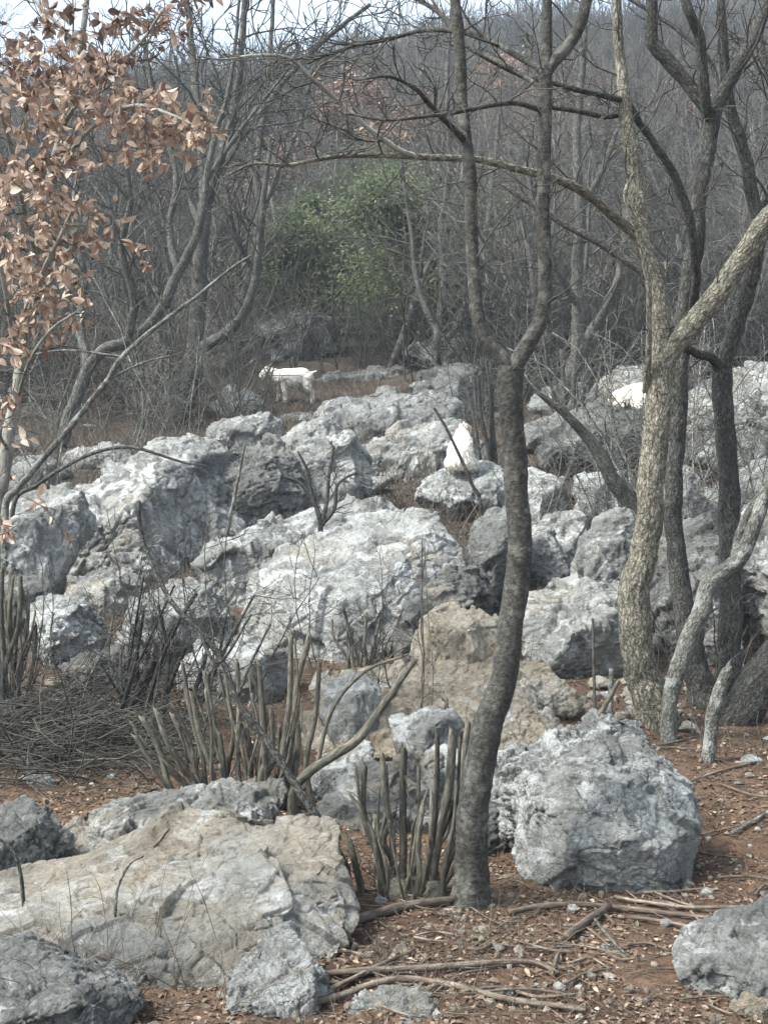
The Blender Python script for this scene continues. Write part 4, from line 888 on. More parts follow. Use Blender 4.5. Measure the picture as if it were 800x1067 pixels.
dead_stem('thin_stick', 'long bleached twig bowing over the front of the broad corner slab', 4.2,
  [(86, 1060, 2), (100, 1010, 1.9), (118, 965, 1.8), (123, 925, 1.6), (136, 900, 1.3), (150, 892, 1)], 'bark_pale', 'stem', seed=28)
dead_stem('thin_stick', 'dark whip-like shoot standing in the corner before the dark shaded boulder', 4.4,
  [(28, 1015, 2.2), (26, 960, 2.1), (22, 910, 1.9), (12, 885, 1.6), (-10, 868, 1.2)], 'bark_grey', 'stem', seed=29)

# thin dead stalks standing among the rocks and stumps
rng = np.random.default_rng(55); dp = []
for k in range(30):
    px, d = [(rng.uniform(-10, 240), rng.uniform(6.3, 8.3)), (rng.uniform(20, 330), rng.uniform(7.5, 9.0)), (rng.uniform(690, 810), rng.uniform(7.3, 9.2)), (rng.uniform(330, 520), rng.uniform(6.6, 9.)), (rng.uniform(60, 260), rng.uniform(6.3, 7.5))][k % 5]
    x = (px - CX) / F * d; z = hz(x, d)
    if k < 5:
        r3 = np.random.default_rng(700 + k); t = thing('dead_stalk', (0, 0, 0), 'thin dead grey stalk with fine twigs among rocks and cut stumps', 'dead stalk', 'thin dead stalks among the rocks'); st = MB(); tw = MB()
        q, r = walk(r3, (0, 0, -.05), (r3.normal() * .5, r3.normal() * .4, 1), r3.uniform(.7, 1.2), .0055, .002, 12, .11, .0)
        tube(st, q, r, 7, None, .5); twigs(tw, r3, q, r, 7, .42, 1, rmin=.0018, wob=.2, tint=(.3, 1.), up=.0)
        st.build('stem', M['bark_mid'], t); tw.build('side_twigs', M['twig'], t); t.location = [x, d, z]; dp.append(t)  # second part: the stalk's fine twigs
    else: copy_tree(dp[k % 5], (x, d, z), rng.uniform(0, 6.28), rng.uniform(.6, 1.25))
wp = []
for k in range(16):
    px, d = rng.uniform(-20, 260), rng.uniform(3.75, 4.2)
    x = (px - CX) / F * d; z = hz(x, d)
    if k < 4:
        r3 = np.random.default_rng(800 + k); mb = MB()
        for s_ in range(3):
            q, r = walk(r3, (r3.normal() * .01, r3.normal() * .01, -.03), (r3.normal() * .5, r3.normal() * .4, 1), r3.uniform(.22, .5), .0022, .0009, 9, .10, -.07)
            tube(mb, q, r, 6, None, r3.uniform(.4, 1.), True)
            twigs(mb, r3, q, r, 3, .12, 0, rmin=.0008, wob=.15)
        o = mb.build('dry_weed', M['deadwood']); tag(o, 'dry wiry weed bending over the front of the broad corner slab', 'weed', 'dry weeds before the corner slab'); wp.append(o)
    else: o = wp[k % 4].copy(); link(o)
    o.location = (x, d, z); o.rotation_euler = (0, 0, rng.uniform(0, 6.28))
# ------------------------------------------------------------------ background wood
def bare_proto(name, seed, h, loc, label, cat='tree', group=None, mat='far_bark', stems=1, dens=1., twmat='far_bark'):
    rng = np.random.default_rng(seed); t = thing(name, (0, 0, 0), label, cat, group); tw = MB(); lb = MB(); tk = MB()
    for s in range(stems):
        dr = np.array([rng.normal() * .12 * (1 + stems * .5), rng.normal() * .12 * (1 + stems * .5), 1.])
        q, r = walk(rng, (rng.normal() * .1 * (stems > 1), rng.normal() * .1 * (stems > 1), -.15), dr, h * rng.uniform(.8, 1), .011 * h + .02, .012, 14, .09, .05)
        tube(tk, q, r, 10, plain, .5)
        for i in range(int(9 * dens)):
            tt = .28 + .7 * (i + rng.random()) / (9 * dens); k = min(12, int(tt * 14)); p = q[k]; d = q[k + 1] - q[k]; d /= np.linalg.norm(d)
            a = math.radians(rng.uniform(30, 60)); b = d * math.cos(a) + perp(rng, d) * math.sin(a)
            q2, r2 = walk(rng, p, b, h * .42 * (1.15 - .7 * tt) * rng.uniform(.7, 1.2), r[k] * .6, .008, 9, .16, .07)
            tube(lb, q2, r2, 6, None, .5)
            twigs(tw, rng, q2, r2, 9, h * .19, 1, rmin=.006, tint=(.2, .9), wob=.2)
    tk.build('trunk', M[mat], t); lb.build('limbs', M[mat], t); tw.build('side_twigs', M[twmat], t)
    t.location = [float(v) for v in loc]; return t
rng = np.random.default_rng(77)
BGL = ['single-stemmed bare grey tree among many alike on the brushy hillside', 'two-stemmed bare grey tree among many alike on the brushy hillside', 'three-stemmed bare grey tree among many alike on the brushy hillside']
protos = []
spots = []
tries = 0
while len(spots) < 88 and tries < 4000:
    tries += 1
    d = 21 + 40 * rng.random() ** 1.4; px = rng.uniform(-60, 860)
    if d < 34 and 255 < px < 500 and (d < 24 or rng.random() < .6): continue
    x = (px - CX) / F * d
    if all((x - a) ** 2 + (d - b) ** 2 > 2.2 for a, b in spots): spots.append((x, d))
for k, (x, d) in enumerate(spots):
    z = hz(x, d)
    if k < 6:
        protos.append(bare_proto('hillside_tree', 100 + k, [6.5, 5.2, 7.2, 4.6, 5.8, 6.2][k], (x, d, z), BGL[[0, 1, 0, 2, 1, 0][k]], 'tree', 'bare trees on the hillside', stems=[1, 2, 1, 3, 2, 1][k]))
    else: copy_tree(protos[k % 6], (x, d, z), rng.uniform(0, 6.28), rng.uniform(.7, 1.15))
sp = []
for k in range(34):
    px, d = [(rng.uniform(560, 830), rng.uniform(10.5, 18)), (rng.uniform(-30, 250), rng.uniform(13.5, 20)), (rng.uniform(480, 620), rng.uniform(15, 21)), (rng.uniform(640, 840), rng.uniform(9.5, 13))][k % 4]
    x = (px - CX) / F * d; z = hz(x, d); lab = 'thin pale leggy sapling with curling twigs among the upper rocks'
    if k < 4:
        r3 = np.random.default_rng(500 + k); t = thing('bare_sapling', (0, 0, 0), lab, 'sapling', 'thin saplings among the upper rocks'); st = MB(); tw = MB()
        for s_ in range(3):
            q, r = walk(r3, (r3.normal() * .08, r3.normal() * .08, -.1), (r3.normal() * .35, r3.normal() * .35, 1), r3.uniform(1.6, 3.0), .011, .004, 12, .13, .02)
            tube(st, q, r, 6, None, .6); twigs(tw, r3, q, r, 9, .75, 1, rmin=.0032, wob=.34, tint=(.5, 1.), up=.0)
        st.build('trunk', M['bark_pale'], t); tw.build('side_twigs', M['far_bark'], t); t.location = [x, d, z]; sp.append(t)
    else: copy_tree(sp[k % 4], (x, d, z), rng.uniform(0, 6.28), rng.uniform(.6, 1.15))
# leafless brush over the hillside that reads as one mass
def sapling_mesh(seed, h, stems, ntw, rmin, sides=3):
    rng = np.random.default_rng(seed); mb = MB()
    for s in range(stems):
        dr = np.array([rng.normal() * .38, rng.normal() * .38, 1.])
        q, r = walk(rng, (rng.normal() * .15, rng.normal() * .15, -.1), dr, h * rng.uniform(.6, 1), rmin * 2.2, rmin, 6, .10, .03)
        tube(mb, q, r, 4, tint=.5, cap=False)
        for i in range(ntw):
            k = rng.integers(1, 6); d = q[k] - q[k - 1]; d /= np.linalg.norm(d); a = math.radians(rng.uniform(25, 80))
            b = d * math.cos(a) + perp(rng, d) * math.sin(a)
            q2, r2 = walk(rng, q[k], b, h * rng.uniform(.15, .4), rmin * .9, rmin * .5, 3, .16, .05)
            tube(mb, q2, r2, sides, tint=rng.uniform(.3, .7), cap=False)
    return mb.arrays()
def scatter_mass(name, label, cat, protos, pts, mat, rng, smin=.7, smax=1.3, tint=None):
    Vs, Qs, ts, bs, n = [], [], [], [], 0
    for k, (x, y) in enumerate(pts):
        V, Q, T, t, b = protos[rng.integers(len(protos))]
        a = rng.uniform(0, 6.28); s = rng.uniform(smin, smax); c_, s_ = math.cos(a) * s, math.sin(a) * s
        W_ = np.stack([V[:, 0] * c_ - V[:, 1] * s_ + x, V[:, 0] * s_ + V[:, 1] * c_ + y, V[:, 2] * s], 1)
        Vs.append(W_); Qs.append(Q + n); n += len(V); ts.append(t * .5 - .02 + float(pn(np.array([[x * .09, y * .05, 2.]]))[0]) * .45 + rng.normal() * .13 + (.18 if rng.random() < .2 else 0)); bs.append(b)
    hh = height(np.array([p[0] for p in pts]), np.array([p[1] for p in pts]))
    for k in range(len(pts)): Vs[k][:, 2] += hh[k]
    o = bpy.data.objects.new(name, mesh_from(name, np.concatenate(Vs), np.concatenate(Qs), None, np.clip(np.concatenate(ts), 0, 1), np.concatenate(bs), mat)); link(o)
    return tag(o, label, cat, None, 'stuff')
near_p = [sapling_mesh(s, 2.2, 5, 13, .0075) for s in range(6)]
far_p = [sapling_mesh(20 + s, 3.6, 6, 13, .015) for s in range(6)]
pts = []
for k in range(1500):
    d = 19 + 26 * rng.random() ** .8; pts.append(((rng.uniform(-90, 890) - CX) / F * d, d))
for k in range(len(pts) - 1, -1, -1):
    x, d = pts[k]; px = CX + x / d * F
    if (d < 25 and 262 < px < 350) or (d < 21.5 and 310 < px < 480) or (d < 30.5 and 255 < px < 495 and rng.random() < (.93 if d < 24.5 or d > 27.5 else .7)): pts.pop(k)
scatter_mass('brushwood', 'thin leafless grey brush covering the slope just beyond the rocks', 'brush', near_p, pts, M['brush'], rng)
pts = []
for k in range(2100):
    d = 44 + 78 * rng.random() ** .9; pts.append(((rng.uniform(-140, 940) - CX) / F * d, d))
scatter_mass('hillside_wood', 'leafless grey-brown wood covering the far hillside', 'woodland', far_p, pts, M['brush'], rng, .6, 1.7)
# evergreen bushes, copper-leaved thickets
def leafy_bush(name, label, px0, px1, ytop, ybot, d, mat, n, leaf, seed, lobes=34, group=None, cat='bush', tmu=.5, stems=7, vlo=.0):
    rng = np.random.default_rng(seed)
    c = P((px0 + px1) / 2, ybot, d); c[2] = hz(c[0], c[1]); w = (px1 - px0) / 2 / F * d; h = HC + (CY - ytop) / F * d - c[2]
    t = thing(name, c, label, cat, group); sb = MB(); fm = MB()
    for s in range(stems):
        q, r = walk(rng, c + [rng.normal() * .2, rng.normal() * .2, -.1], (rng.normal() * .5, rng.normal() * .4, 1), h * rng.uniform(.6, .95), .035, .01, 10, .16, .04)
        tube(sb, q, r, 6, None, .4); twigs(sb, rng, q, r, 8, h * .3, 1, rmin=.006)
    for k in range(lobes):                          # sprays of small leaves, each its own little cloud
        u = rng.normal() * .55; v = vlo + (1 - vlo) * rng.random(); q_ = rng.uniform(-1, 1)
        env = math.sqrt(max(0, 1 - (2 * v - .85) ** 2 * .6))
        lc = c + np.array([u * w * env, q_ * w * .75 * env, (.08 + .88 * v) * h * (1 - .25 * abs(u))])
        m = int(n / lobes * rng.uniform(.5, 1.5)); sz = w * rng.uniform(.07, .30)
        g = rng.normal(size=(m, 3)) * sz * np.array([1, 1, .55]); 
        g[:, 2] -= .25 * np.abs(g[:, 0])
        D = g / (np.linalg.norm(g, axis=1)[:, None] + 1e-6) + rng.normal(size=(m, 3)) * .6
        leaves(fm, lc + g, D, rng.normal(size=(m, 3)) * .5 + [0, -.2, 1], rng.uniform(.6, 1.3, m) * leaf, np.clip(rng.normal(tmu, .2, m) + rng.normal() * .16, 0, 1), wide=.5, curl=.4)
    sb.build('stems', M['far_bark'], t); fm.build('foliage', M[mat], t)
    return t
leafy_bush('evergreen_bush', 'large green evergreen bush in the middle of the brushy slope', 320, 505, 168, 378, 28., 'green', 19000, .10, 1, 90, tmu=.64)
leafy_bush('evergreen_bush', 'darker green bush joined to the large evergreen, over the tall shaded boulder', 255, 385, 200, 362, 30., 'green', 14000, .10, 2, 70, tmu=.52)
leafy_bush('evergreen_bush', 'loose thin-leaved green bush spreading behind the slim dark tree', 425, 565, 185, 365, 29.5, 'green', 15000, .095, 9, 90, tmu=.58)
leafy_bush('evergreen_bush', 'dull green scrub high on the slope above the large evergreen', 300, 470, 140, 250, 38., 'green', 6000, .09, 10, 60, tmu=.4)
leafy_bush('evergreen_bush', 'small low green shrub at the side of the darker bush, behind the bent stem', 218, 285, 255, 345, 33., 'green', 2600, .08, 3, 24, tmu=.3)
for k, (a, b, y0, y1, d, n) in enumerate([(255, 345, 150, 240, 40, 1500), (310, 430, 70, 160, 46, 2400), (380, 490, 90, 180, 44, 2200), (545, 660, 60, 150, 50, 1600), (200, 290, 190, 260, 38, 1100), (650, 760, 90, 185, 48, 1600), (70, 190, 95, 175, 46, 1500), (480, 570, 40, 120, 56, 1600)]):
    leafy_bush('copper_leaved_thicket', 'distant thicket still holding copper-brown dead leaves on the hillside', a, b, y0, y1, d, 'copper', int(n * 2.4), .17, 40 + k, 46, group='copper thickets on the hillside', cat='thicket', stems=4, tmu=.40, vlo=.35)
# ------------------------------------------------------------------ goats
def goat_mesh(name, tubes, mat, parent, voxel=.014, loc=None, rz=0.):
    mb = MB()
    for (pts, rad) in tubes:
        c = crom(np.array([[*p, r] for p, r in zip(pts, rad)], float), .02)
        c[:, 3] = np.maximum(c[:, 3], .006); e0 = c[0].copy(); e1 = c[-1].copy()
        d0 = (c[0] - c[1])[:3]; d1 = (c[-1] - c[-2])[:3]; d0 /= np.linalg.norm(d0); d1 /= np.linalg.norm(d1)
        def dome(e, d):
            out = []
            for f in (.35, .65, .85, .97): 
                g = e.copy(); g[:3] += d * e[3] * f; g[3] *= math.sqrt(1 - f * f); out.append(g)
            return out
        c = np.array(dome(e0, d0)[::-1] + list(c) + dome(e1, d1))
        tube(mb, c[:, :3], c[:, 3], 18)
    V, Q, T, t, b = mb.arrays()
    ca, sa = math.cos(rz), math.sin(rz)
    V = np.stack([V[:, 0] * ca - V[:, 1] * sa, V[:, 0] * sa + V[:, 1] * ca, V[:, 2]], 1)
    o = bpy.data.objects.new(name, mesh_from(name, V, Q, T, mat=mat)); link(o, parent)
    if loc is not None: o.location = [float(v) for v in loc]
    if voxel:
        r = o.modifiers.new('remesh', 'REMESH'); r.mode = 'VOXEL'; r.voxel_size = voxel; r.use_smooth_shade = True
        s = o.modifiers.new('smooth', 'SMOOTH'); s.iterations = 5; s.factor = .5
    return o
def goat(label, loc, rz, pose, s=1.):
    t = thing('goat', loc, label, 'goat', None); t.rotation_euler = (0, 0, rz); t.scale = (s, s, s)
    goat_mesh('body', pose['body'], M['fur'], t)
    r9 = np.random.default_rng(4); co = MB()        # shaggy tufts
    for (pts, rad) in pose['body']:
        if max(rad) < .05: continue
        c = crom(np.array([[*p, r] for p, r in zip(pts, rad)], float), .02); n = int(len(c) * 26 * max(rad) / .1)
        k = r9.integers(len(c), size=n); dr = r9.normal(size=(n, 3)); dr /= np.linalg.norm(dr, axis=1)[:, None]
        leaves(co, c[k, :3] + dr * (c[k, 3:4] * .90), dr * .5 + np.array([.45, 0, -.75]), dr, r9.uniform(.03, .065, n), r9.random(n), wide=.3, curl=.3)
    ob = co.build('coat', M['fur'], None); ob.parent = t
    for k in ('horn', 'ear'):
        for q in pose.get(k, []): goat_mesh(k, [q], M[k] if k != 'ear' or pose.get('pink') else M['fur'], t, 0)
    return t
STAND = dict(body=[
  ([(.27, 0, .44), (.20, 0, .455), (0, 0, .43), (-.16, 0, .435), (-.25, 0, .44)], [.115, .155, .165, .155, .12]),
  ([(-.22, 0, .45), (-.32, 0, .50), (-.40, 0, .545)], [.125, .098, .075]),
  ([(-.40, 0, .56), (-.46, 0, .545), (-.52, 0, .49), (-.55, 0, .455)], [.055, .055, .038, .027]),
  ([(.31, 0, .50), (.38, 0, .53), (.45, 0, .56)], [.035, .026, .012]),
  ([(-.20, .07, .40), (-.215, .075, .25), (-.24, .075, .13), (-.265, .075, .02)], [.075, .046, .031, .027]),
  ([(-.17, -.07, .40), (-.15, -.075, .25), (-.13, -.075, .13), (-.135, -.075, .02)], [.075, .046, .031, .027]),
  ([(.24, .075, .40), (.215, .085, .27), (.29, .085, .18), (.275, .085, .02)], [.105, .068, .035, .027]),
  ([(.25, -.075, .40), (.26, -.085, .27), (.345, -.085, .19), (.34, -.085, .02)], [.105, .068, .035, .027])],
  horn=[([(-.42, .025, .60), (-.38, .03, .655), (-.32, .035, .68)], [.013, .010, .004]), ([(-.42, -.025, .60), (-.38, -.03, .655), (-.32, -.035, .68)], [.013, .010, .004])],
  ear=[([(-.43, .045, .58), (-.43, .09, .575), (-.42, .13, .55)], [.016, .022, .008]), ([(-.43, -.045, .58), (-.45, -.09, .59), (-.48, -.13, .575)], [.016, .022, .008])])
g1 = hit(304, 419)
goat('white goat kid standing side-on with its tail raised, in front of the brush', g1, math.radians(8), STAND, g1[1] / 22.)
# sitting upright with its back to us (faces away, +Y), head turned up
SIT = dict(body=[
  ([(0, -.06, .13), (0, -.02, .20), (.01, .04, .30), (.02, .09, .40), (.025, .12, .47)], [.13, .165, .150, .115, .082]),
  ([(-.09, -.02, .10), (-.12, .06, .10), (-.12, .16, .05)], [.10, .08, .04]),
  ([(.10, -.02, .10), (.13, .06, .11), (.12, .16, .05)], [.10, .08, .04]),
  ([(.02, .11, .44), (.03, .15, .50), (.04, .17, .545)], [.08, .066, .064]),
  ([(.04, .16, .555), (.045, .21, .55), (.05, .27, .52), (.05, .30, .50)], [.062, .058, .042, .030]),
  ([(-.06, .16, .28), (-.06, .20, .14), (-.06, .21, .0)], [.055, .034, .022]),
  ([(.08, .16, .28), (.08, .20, .14), (.08, .21, .0)], [.055, .034, .022]),
  ([(0, -.19, .14), (0, -.235, .10), (0, -.25, .05)], [.03, .024, .012])], pink=True,
  ear=[([(-.005, .145, .53), (-.035, .12, .49), (-.05, .105, .44)], [.020, .034, .016]), ([(.085, .15, .555), (.115, .14, .55), (.135, .13, .53)], [.012, .020, .008])],
  horn=[([(.02, .14, .585), (.018, .11, .62), (.015, .07, .63)], [.012, .009, .004]), ([(.06, .14, .585), (.062, .11, .62), (.065, .07, .63)], [.012, .009, .004])])
g2 = P(479, 491, 13.1)
goat('white goat sitting on the crusted low rock with its back turned', g2, math.radians(-6), SIT, .86)
LIE = dict(body=[
  ([(.26, 0, .17), (.16, 0, .20), (0, 0, .20), (-.16, 0, .19), (-.24, 0, .18)], [.10, .145, .15, .135, .10]),
  ([(-.22, 0, .20), (-.31, 0, .22), (-.38, 0, .20)], [.095, .07, .055]),
  ([(-.38, 0, .21), (-.44, 0, .17), (-.50, 0, .11), (-.52, 0, .085)], [.052, .05, .036, .026]),
  ([(.20, .11, .12), (.08, .15, .07), (.20, .17, .03)], [.09, .05, .025]),
  ([(.20, -.11, .12), (.08, -.15, .07), (.20, -.17, .03)], [.09, .05, .025]),
  ([(-.18, .09, .10), (-.30, .10, .06), (-.20, .11, .03)], [.06, .035, .022]),
  ([(-.18, -.09, .10), (-.30, -.10, .06), (-.20, -.11, .03)], [.06, .035, .022]),
  ([(.34, 0, .20), (.40, 0, .18), (.42, 0, .12)], [.028, .022, .012])], pink=True,
  ear=[([(-.40, -.045, .22), (-.41, -.09, .20), (-.41, -.12, .16)], [.014, .022, .009]), ([(-.40, .045, .22), (-.41, .09, .20), (-.41, .12, .16)], [.014, .022, .009])],
  horn=[([(-.38, .022, .25), (-.34, .03, .30), (-.29, .03, .31)], [.012, .009, .004]), ([(-.38, -.022, .25), (-.34, -.03, .30), (-.29, -.03, .31)], [.012, .009, .004])])
g3 = P(662, 425, 16.4)
goat('white goat lying half hidden behind the tan furrowed tree', g3, math.radians(-50), LIE, .92)

# ------------------------------------------------------------------ ground cover and loose things
rng = np.random.default_rng(91)
def scatter_pts(n, d0, d1, px0=-60, px1=860, pw=1.):
    d = d0 + (d1 - d0) * rng.random(n) ** pw; x = (rng.uniform(px0, px1, n) - CX) / F * d
    return x, d, height(x, d)
lit = MB()
for (n, d0, d1, s) in ((13000, 3.2, 6.2, .022), (7000, 6, 10, .03), (7000, 9, 22, .05)):
    x, y, z = scatter_pts(n, d0, d1)
    ok = pn(np.stack([x, y, x * 0], 1) * 1.3 + 4) > -.25; x, y, z = x[ok], y[ok], z[ok]; k = len(x)
    leaves(lit, np.stack([x, y, z + .006], 1), rng.normal(size=(k, 3)) * [1, 1, .22], rng.normal(size=(k, 3)) * .35 + [0, 0, 1], rng.uniform(.5, 1.4, k) * s, np.clip(rng.normal(.5, .22, k), 0, 1), wide=.5, curl=rng.uniform(.1, .8))
tag(lit.build('leaf_litter', M['litter']), 'brown dead leaf litter scattered over the red soil', 'leaf litter', None, 'stuff')
crumbs = MB()                                       # bits of twig nobody could count
for (n, d0, d1, l) in ((6500, 3.2, 6.5, .08), (3500, 6, 10, .12), (4000, 9, 20, .25)):
    x, y, z = scatter_pts(n, d0, d1)
    for i in range(n):
        q, r = walk(rng, (x[i], y[i], z[i] + .004), (rng.normal(), rng.normal(), rng.normal() * .13), l * rng.uniform(.4, 1.6), .0004 * y[i] ** .8 + .0004, .0005 + .0001 * y[i], 3, .16)
        tube(crumbs, q, r, 4, None, rng.uniform(0, 1), False)
tag(crumbs.build('twig_debris', M['deadwood']), 'broken bits of fine twig strewn over the ground', 'debris', None, 'stuff')
gv = MB(); n4, t4 = ico(1)
x, y, z = scatter_pts(2200, 3.2, 11, pw=1.2)
for i in range(len(x)):
    s = .006 + .012 * rng.random() ** 2
    V = n4 * (1 + .35 * rng.normal(size=(len(n4), 1))) * s * rng.uniform(.6, 1.4, 3) + [x[i], y[i], z[i] + s * .2]
    gv.add(V, None, t4, rng.random())
tag(gv.build('gravel', M['rock_ochre'], smooth=False), 'fine pale limestone crumbs in the red soil', 'gravel', None, 'stuff')
# weeds and thin stalks between the rocks
wd = MB()
for (n, d0, d1, h, r) in ((600, 5.6, 9, .22, .0016), (2200, 8.5, 13, .28, .0022), (4200, 12, 24, .42, .0040), (800, 3.4, 5, .12, .001)):
    x, y, z = scatter_pts(n, d0, d1)
    m = pn(np.stack([x, y, x * 0], 1) * .8 + 30) > (-.05 if y.mean() < 12 else -.3)
    for i in np.nonzero(m)[0]:
        for s in range(3):
            q, rr = walk(rng, (x[i] + rng.normal() * .05, y[i] + rng.normal() * .05, z[i] - .01), (rng.normal() * .6, rng.normal() * .6, 1), h * rng.uniform(.4, 1.5), r, r * .5, 4, .2, -.04)
            tube(wd, q, rr, 3, None, rng.uniform(0, 1), False)
tag(wd.build('undergrowth', M['weed']), 'dry brown stalks and weeds growing between the rocks', 'undergrowth', None, 'stuff')
# heap of cut brush
hp = MB()
for i in range(900):
    px, py = rng.normal(85, 62), rng.normal(775, 22)
    if px > 235 or px < -60 or py > 830 or py < 715: continue
    p = hit(px, py); p[2] += abs(rng.normal()) * .07 + .01; a = rng.normal() * .75
    L = rng.uniform(.25, .9); dr = np.array([math.cos(a), math.sin(a) * .8, rng.normal() * .17])
    q, r = walk(rng, p - dr * L / 2, dr, L, rng.uniform(.002, .006), .0015, 6, .20, -.015)
    tube(hp, q, r, 5, None, rng.uniform(0, .8), False)
tag(hp.build('brush_heap', M['twig']), 'grey heap of thin cut brush lying beside the fan of cut shoots', 'brush heap', None, 'stuff')
# fallen sticks
def stick(label, rows, group=None, mat='deadwood', lift=.012, fork=None):
    c = []
    for (px, py, r) in rows:
        r = r * .72; q = hit(px, py); c.append([q[0], q[1], q[2] + r / F * q[1] * .7 + lift, r / F * q[1]])
    c = np.array(c); loc = c[0, :3].copy(); mb = MB()
    cc = crom(c, .02); cc[:, 2] = np.maximum(cc[:, 2], height(cc[:, 0], cc[:, 1]) + cc[:, 3] * .5)
    tube(mb, cc[:, :3], cc[:, 3], 10, plain, rng.uniform(.3, .9), True, rng.uniform(0, 90))
    if fork: twigs(mb, rng, cc[:, :3], cc[:, 3], fork, .22, 0, rmin=.0018, sides=5, ang=(20, 45), up=-.03)
    o = mb.build('fallen_stick', M[mat], None, loc); return tag(o, label, 'stick', group)
stick('thick fallen stick from the broad corner slab to the foot of the slim dark tree', [(330, 978, 7), (370, 966, 7), (420, 952, 6.5), (470, 944, 5), (490, 940, 3)])
stick('forked grey branch across the lower soil, below the thick fallen stick', [(330, 1022, 4), (380, 1020, 5), (440, 1016, 5), (500, 1012, 4.5), (555, 1012, 4), (582, 1020, 2.5)], fork=4)
stick('long brown stick lying at the bottom edge behind the low tan rock', [(300, 1060, 4.5), (350, 1048, 5), (410, 1028, 5), (470, 1036, 5), (530, 1050, 4.5), (610, 1060, 4)])
stick('straight stick lying before the big mottled boulder', [(530, 957, 4), (570, 951, 4.5), (620, 950, 4), (690, 958, 3.4), (740, 962, 2.4)], fork=4)
stick('short thick broken stick pointing at the big mottled boulder', [(590, 985, 6), (612, 968, 6), (634, 950, 5)])
stick('thin pale twig pointing down the slope below the big mottled boulder', [(615, 960, 2.4), (630, 978, 2.6), (650, 1000, 2.2)], mat='bark_pale')
stick('crooked whitish twig on the bare soil beside the picture edge', [(762, 874, 2.4), (776, 866, 2.8), (790, 858, 2.6), (806, 848, 2)], mat='bark_pale')
stick('bent stick lying between the mottled boulder and the rounded grey-green one', [(640, 940, 2.5), (680, 946, 2.8), (720, 954, 2.6), (770, 950, 2.2)], fork=3)
stick('thin curved twig below the forked grey branch', [(480, 1040, 2), (520, 1036, 2.4), (560, 1046, 2.4), (600, 1044, 2)], fork=2)
stick('slender stick lying against the low tan rock', [(310, 1052, 3), (345, 1036, 3.4), (390, 1014, 3), (430, 996, 2.4)])
for i in range(90):
    px, py = (rng.uniform(330, 800), rng.uniform(925, 1064)) if i < 62 else (rng.uniform(560, 800), rng.uniform(770, 925)) if i < 78 else (rng.uniform(-20, 200), rng.uniform(720, 800))
    a = rng.normal() * .5 + (math.pi if rng.random() < .3 else 0) + .1; L = rng.uniform(22, 95); bw = rng.normal() * 5
    r = rng.uniform(.9, 2.6)
    stick('thin dead stick lying among others ' + ('on the low leaf-strewn soil' if i < 62 else 'on the soil slope beyond the mottled boulder' if i < 78 else 'beside the brush heap'), [(px - math.cos(a) * L / 2, py - math.sin(a) * L / 4, r), (px, py + bw, r), (px + math.cos(a) * L / 2, py + math.sin(a) * L / 4, r * .6)], 'thin sticks on the soil', fork=2 if rng.random() < .4 else None)
# loose stones
STONES = []
for k in range(7):
    n, tri = ico(4 if k < 4 else 3); r2 = np.random.default_rng(300 + k); V = n * r2.uniform(.65, 1.25, 3)
    for c in range(9):
        q = r2.normal(size=3); q /= np.linalg.norm(q); d_ = V @ q; V = V * np.where(d_ > .62, .62 / np.maximum(d_, 1e-6), 1)[:, None]
    V = V + n * (.10 * fbm(V * 2.5 + k * 9, 4))[:, None]
    STONES.append(mesh_from('stone', V, None, tri))
def stone(px, py, rpx, mat, label, group=None, cat='stone'):
    p = hit(px, py); k = rng.integers(7); me = STONES[k].copy(); me.materials.append(M[mat])
    o = bpy.data.objects.new('stone', me); link(o); s = rpx / F * p[1]
    o.location = (float(p[0]), float(p[1]), float(p[2] + s * .25)); o.scale = (s, s, s * rng.uniform(.6, .85)); o.rotation_euler = (0, 0, rng.uniform(0, 6.28))
    return tag(o, label, cat, group)
stone(783, 796, 11, 'rock_white', 'bright cream stone on the red soil near the broken stump')
stone(705, 745, 9, 'rock_tan', 'flat pale stone tucked between the tan tree and the broken stump')
stone(470, 926, 12, 'rock_ochre', 'pale yellow stone at the foot of the cut shoots, in the leaf litter')
stone(340, 903, 9, 'rock_white', 'whitish stone under the end of the broad corner slab')
stone(60, 738, 13, 'rock_white', 'white stone lying behind the brush heap')
stone(55, 716, 12, 'rock_ochre', 'tan stone just behind the white one by the brush heap')
stone(520, 990, 8, 'rock_tan', 'lone pale chip below the straight stick, in the middle of the soil')
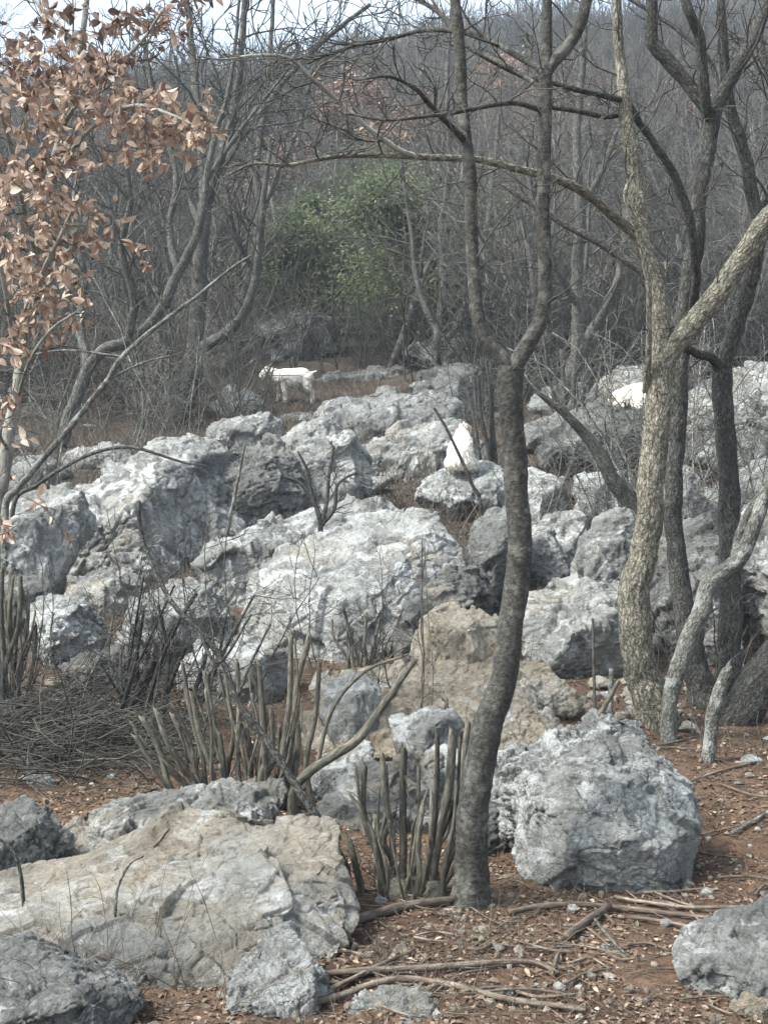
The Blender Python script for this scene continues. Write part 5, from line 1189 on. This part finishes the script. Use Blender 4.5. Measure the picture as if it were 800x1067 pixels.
for i in range(150):
    if i < 90: px, py, r = rng.uniform(380, 800), rng.uniform(925, 1066), 1.8 + 8.5 * rng.random() ** 2.2
    elif i < 125: px, py, r = rng.uniform(640, 800), rng.uniform(765, 925), rng.uniform(2, 6)
    else: px, py, r = rng.uniform(-10, 160), rng.uniform(715, 830), rng.uniform(2, 6)
    k = rng.integers(3); w = ['grey-tan', 'yellowish', 'whitish'][k]
    where = 'low soil below the slim dark tree' if i < 90 else 'soil slope beyond the big mottled boulder' if i < 125 else 'soil around the brush heap'
    stone(px, py, r, ['rock_tan', 'rock_ochre', 'rock_white'][k], 'small %s stone lying loose on the %s' % (w, where), 'small stones on the soil')
for i in range(60):
    stone(rng.uniform(545, 720), rng.uniform(712, 765), rng.uniform(5, 13), ['rock_tan', 'rock_ochre', 'rock_tan'][rng.integers(3)], 'flat tan rubble stone in the hollow beside the tan furrowed tree', 'rubble beside the tan tree')
for i in range(46):
    px, py = rng.uniform(-20, 820), rng.uniform(370, 560)
    stone(px, py, rng.uniform(7, 22), ['rock', 'rock_dark', 'rock_lichen'][i % 3], 'half-buried %s rock among dry weeds on the upper slope' % ['mid-grey', 'dark grey', 'white-crusted'][i % 3], 'half-buried rocks on the upper slope', 'rock')

# ------------------------------------------------------------------ hazy air
if HAZE > 0:
    bm = bmesh.new(); bmesh.ops.create_cube(bm, size=1); me = bpy.data.meshes.new('haze'); bm.to_mesh(me); bm.free()
    o = bpy.data.objects.new('haze', me); link(o); o.scale = (760, 320, 150); o.location = (0, 90, 150 / 2 - 60); o['kind'] = 'stuff'
    m = bpy.data.materials.new('haze'); m.use_nodes = True; nt = m.node_tree; nt.nodes.clear()
    out = nt.nodes.new('ShaderNodeOutputMaterial'); v = nt.nodes.new('ShaderNodeVolumePrincipled')
    v.inputs['Color'].default_value = (.86, .92, 1, 1); v.inputs['Density'].default_value = HAZE; v.inputs['Anisotropy'].default_value = 0.1
    nt.links.new(v.outputs[0], out.inputs['Volume']); me.materials.append(m)
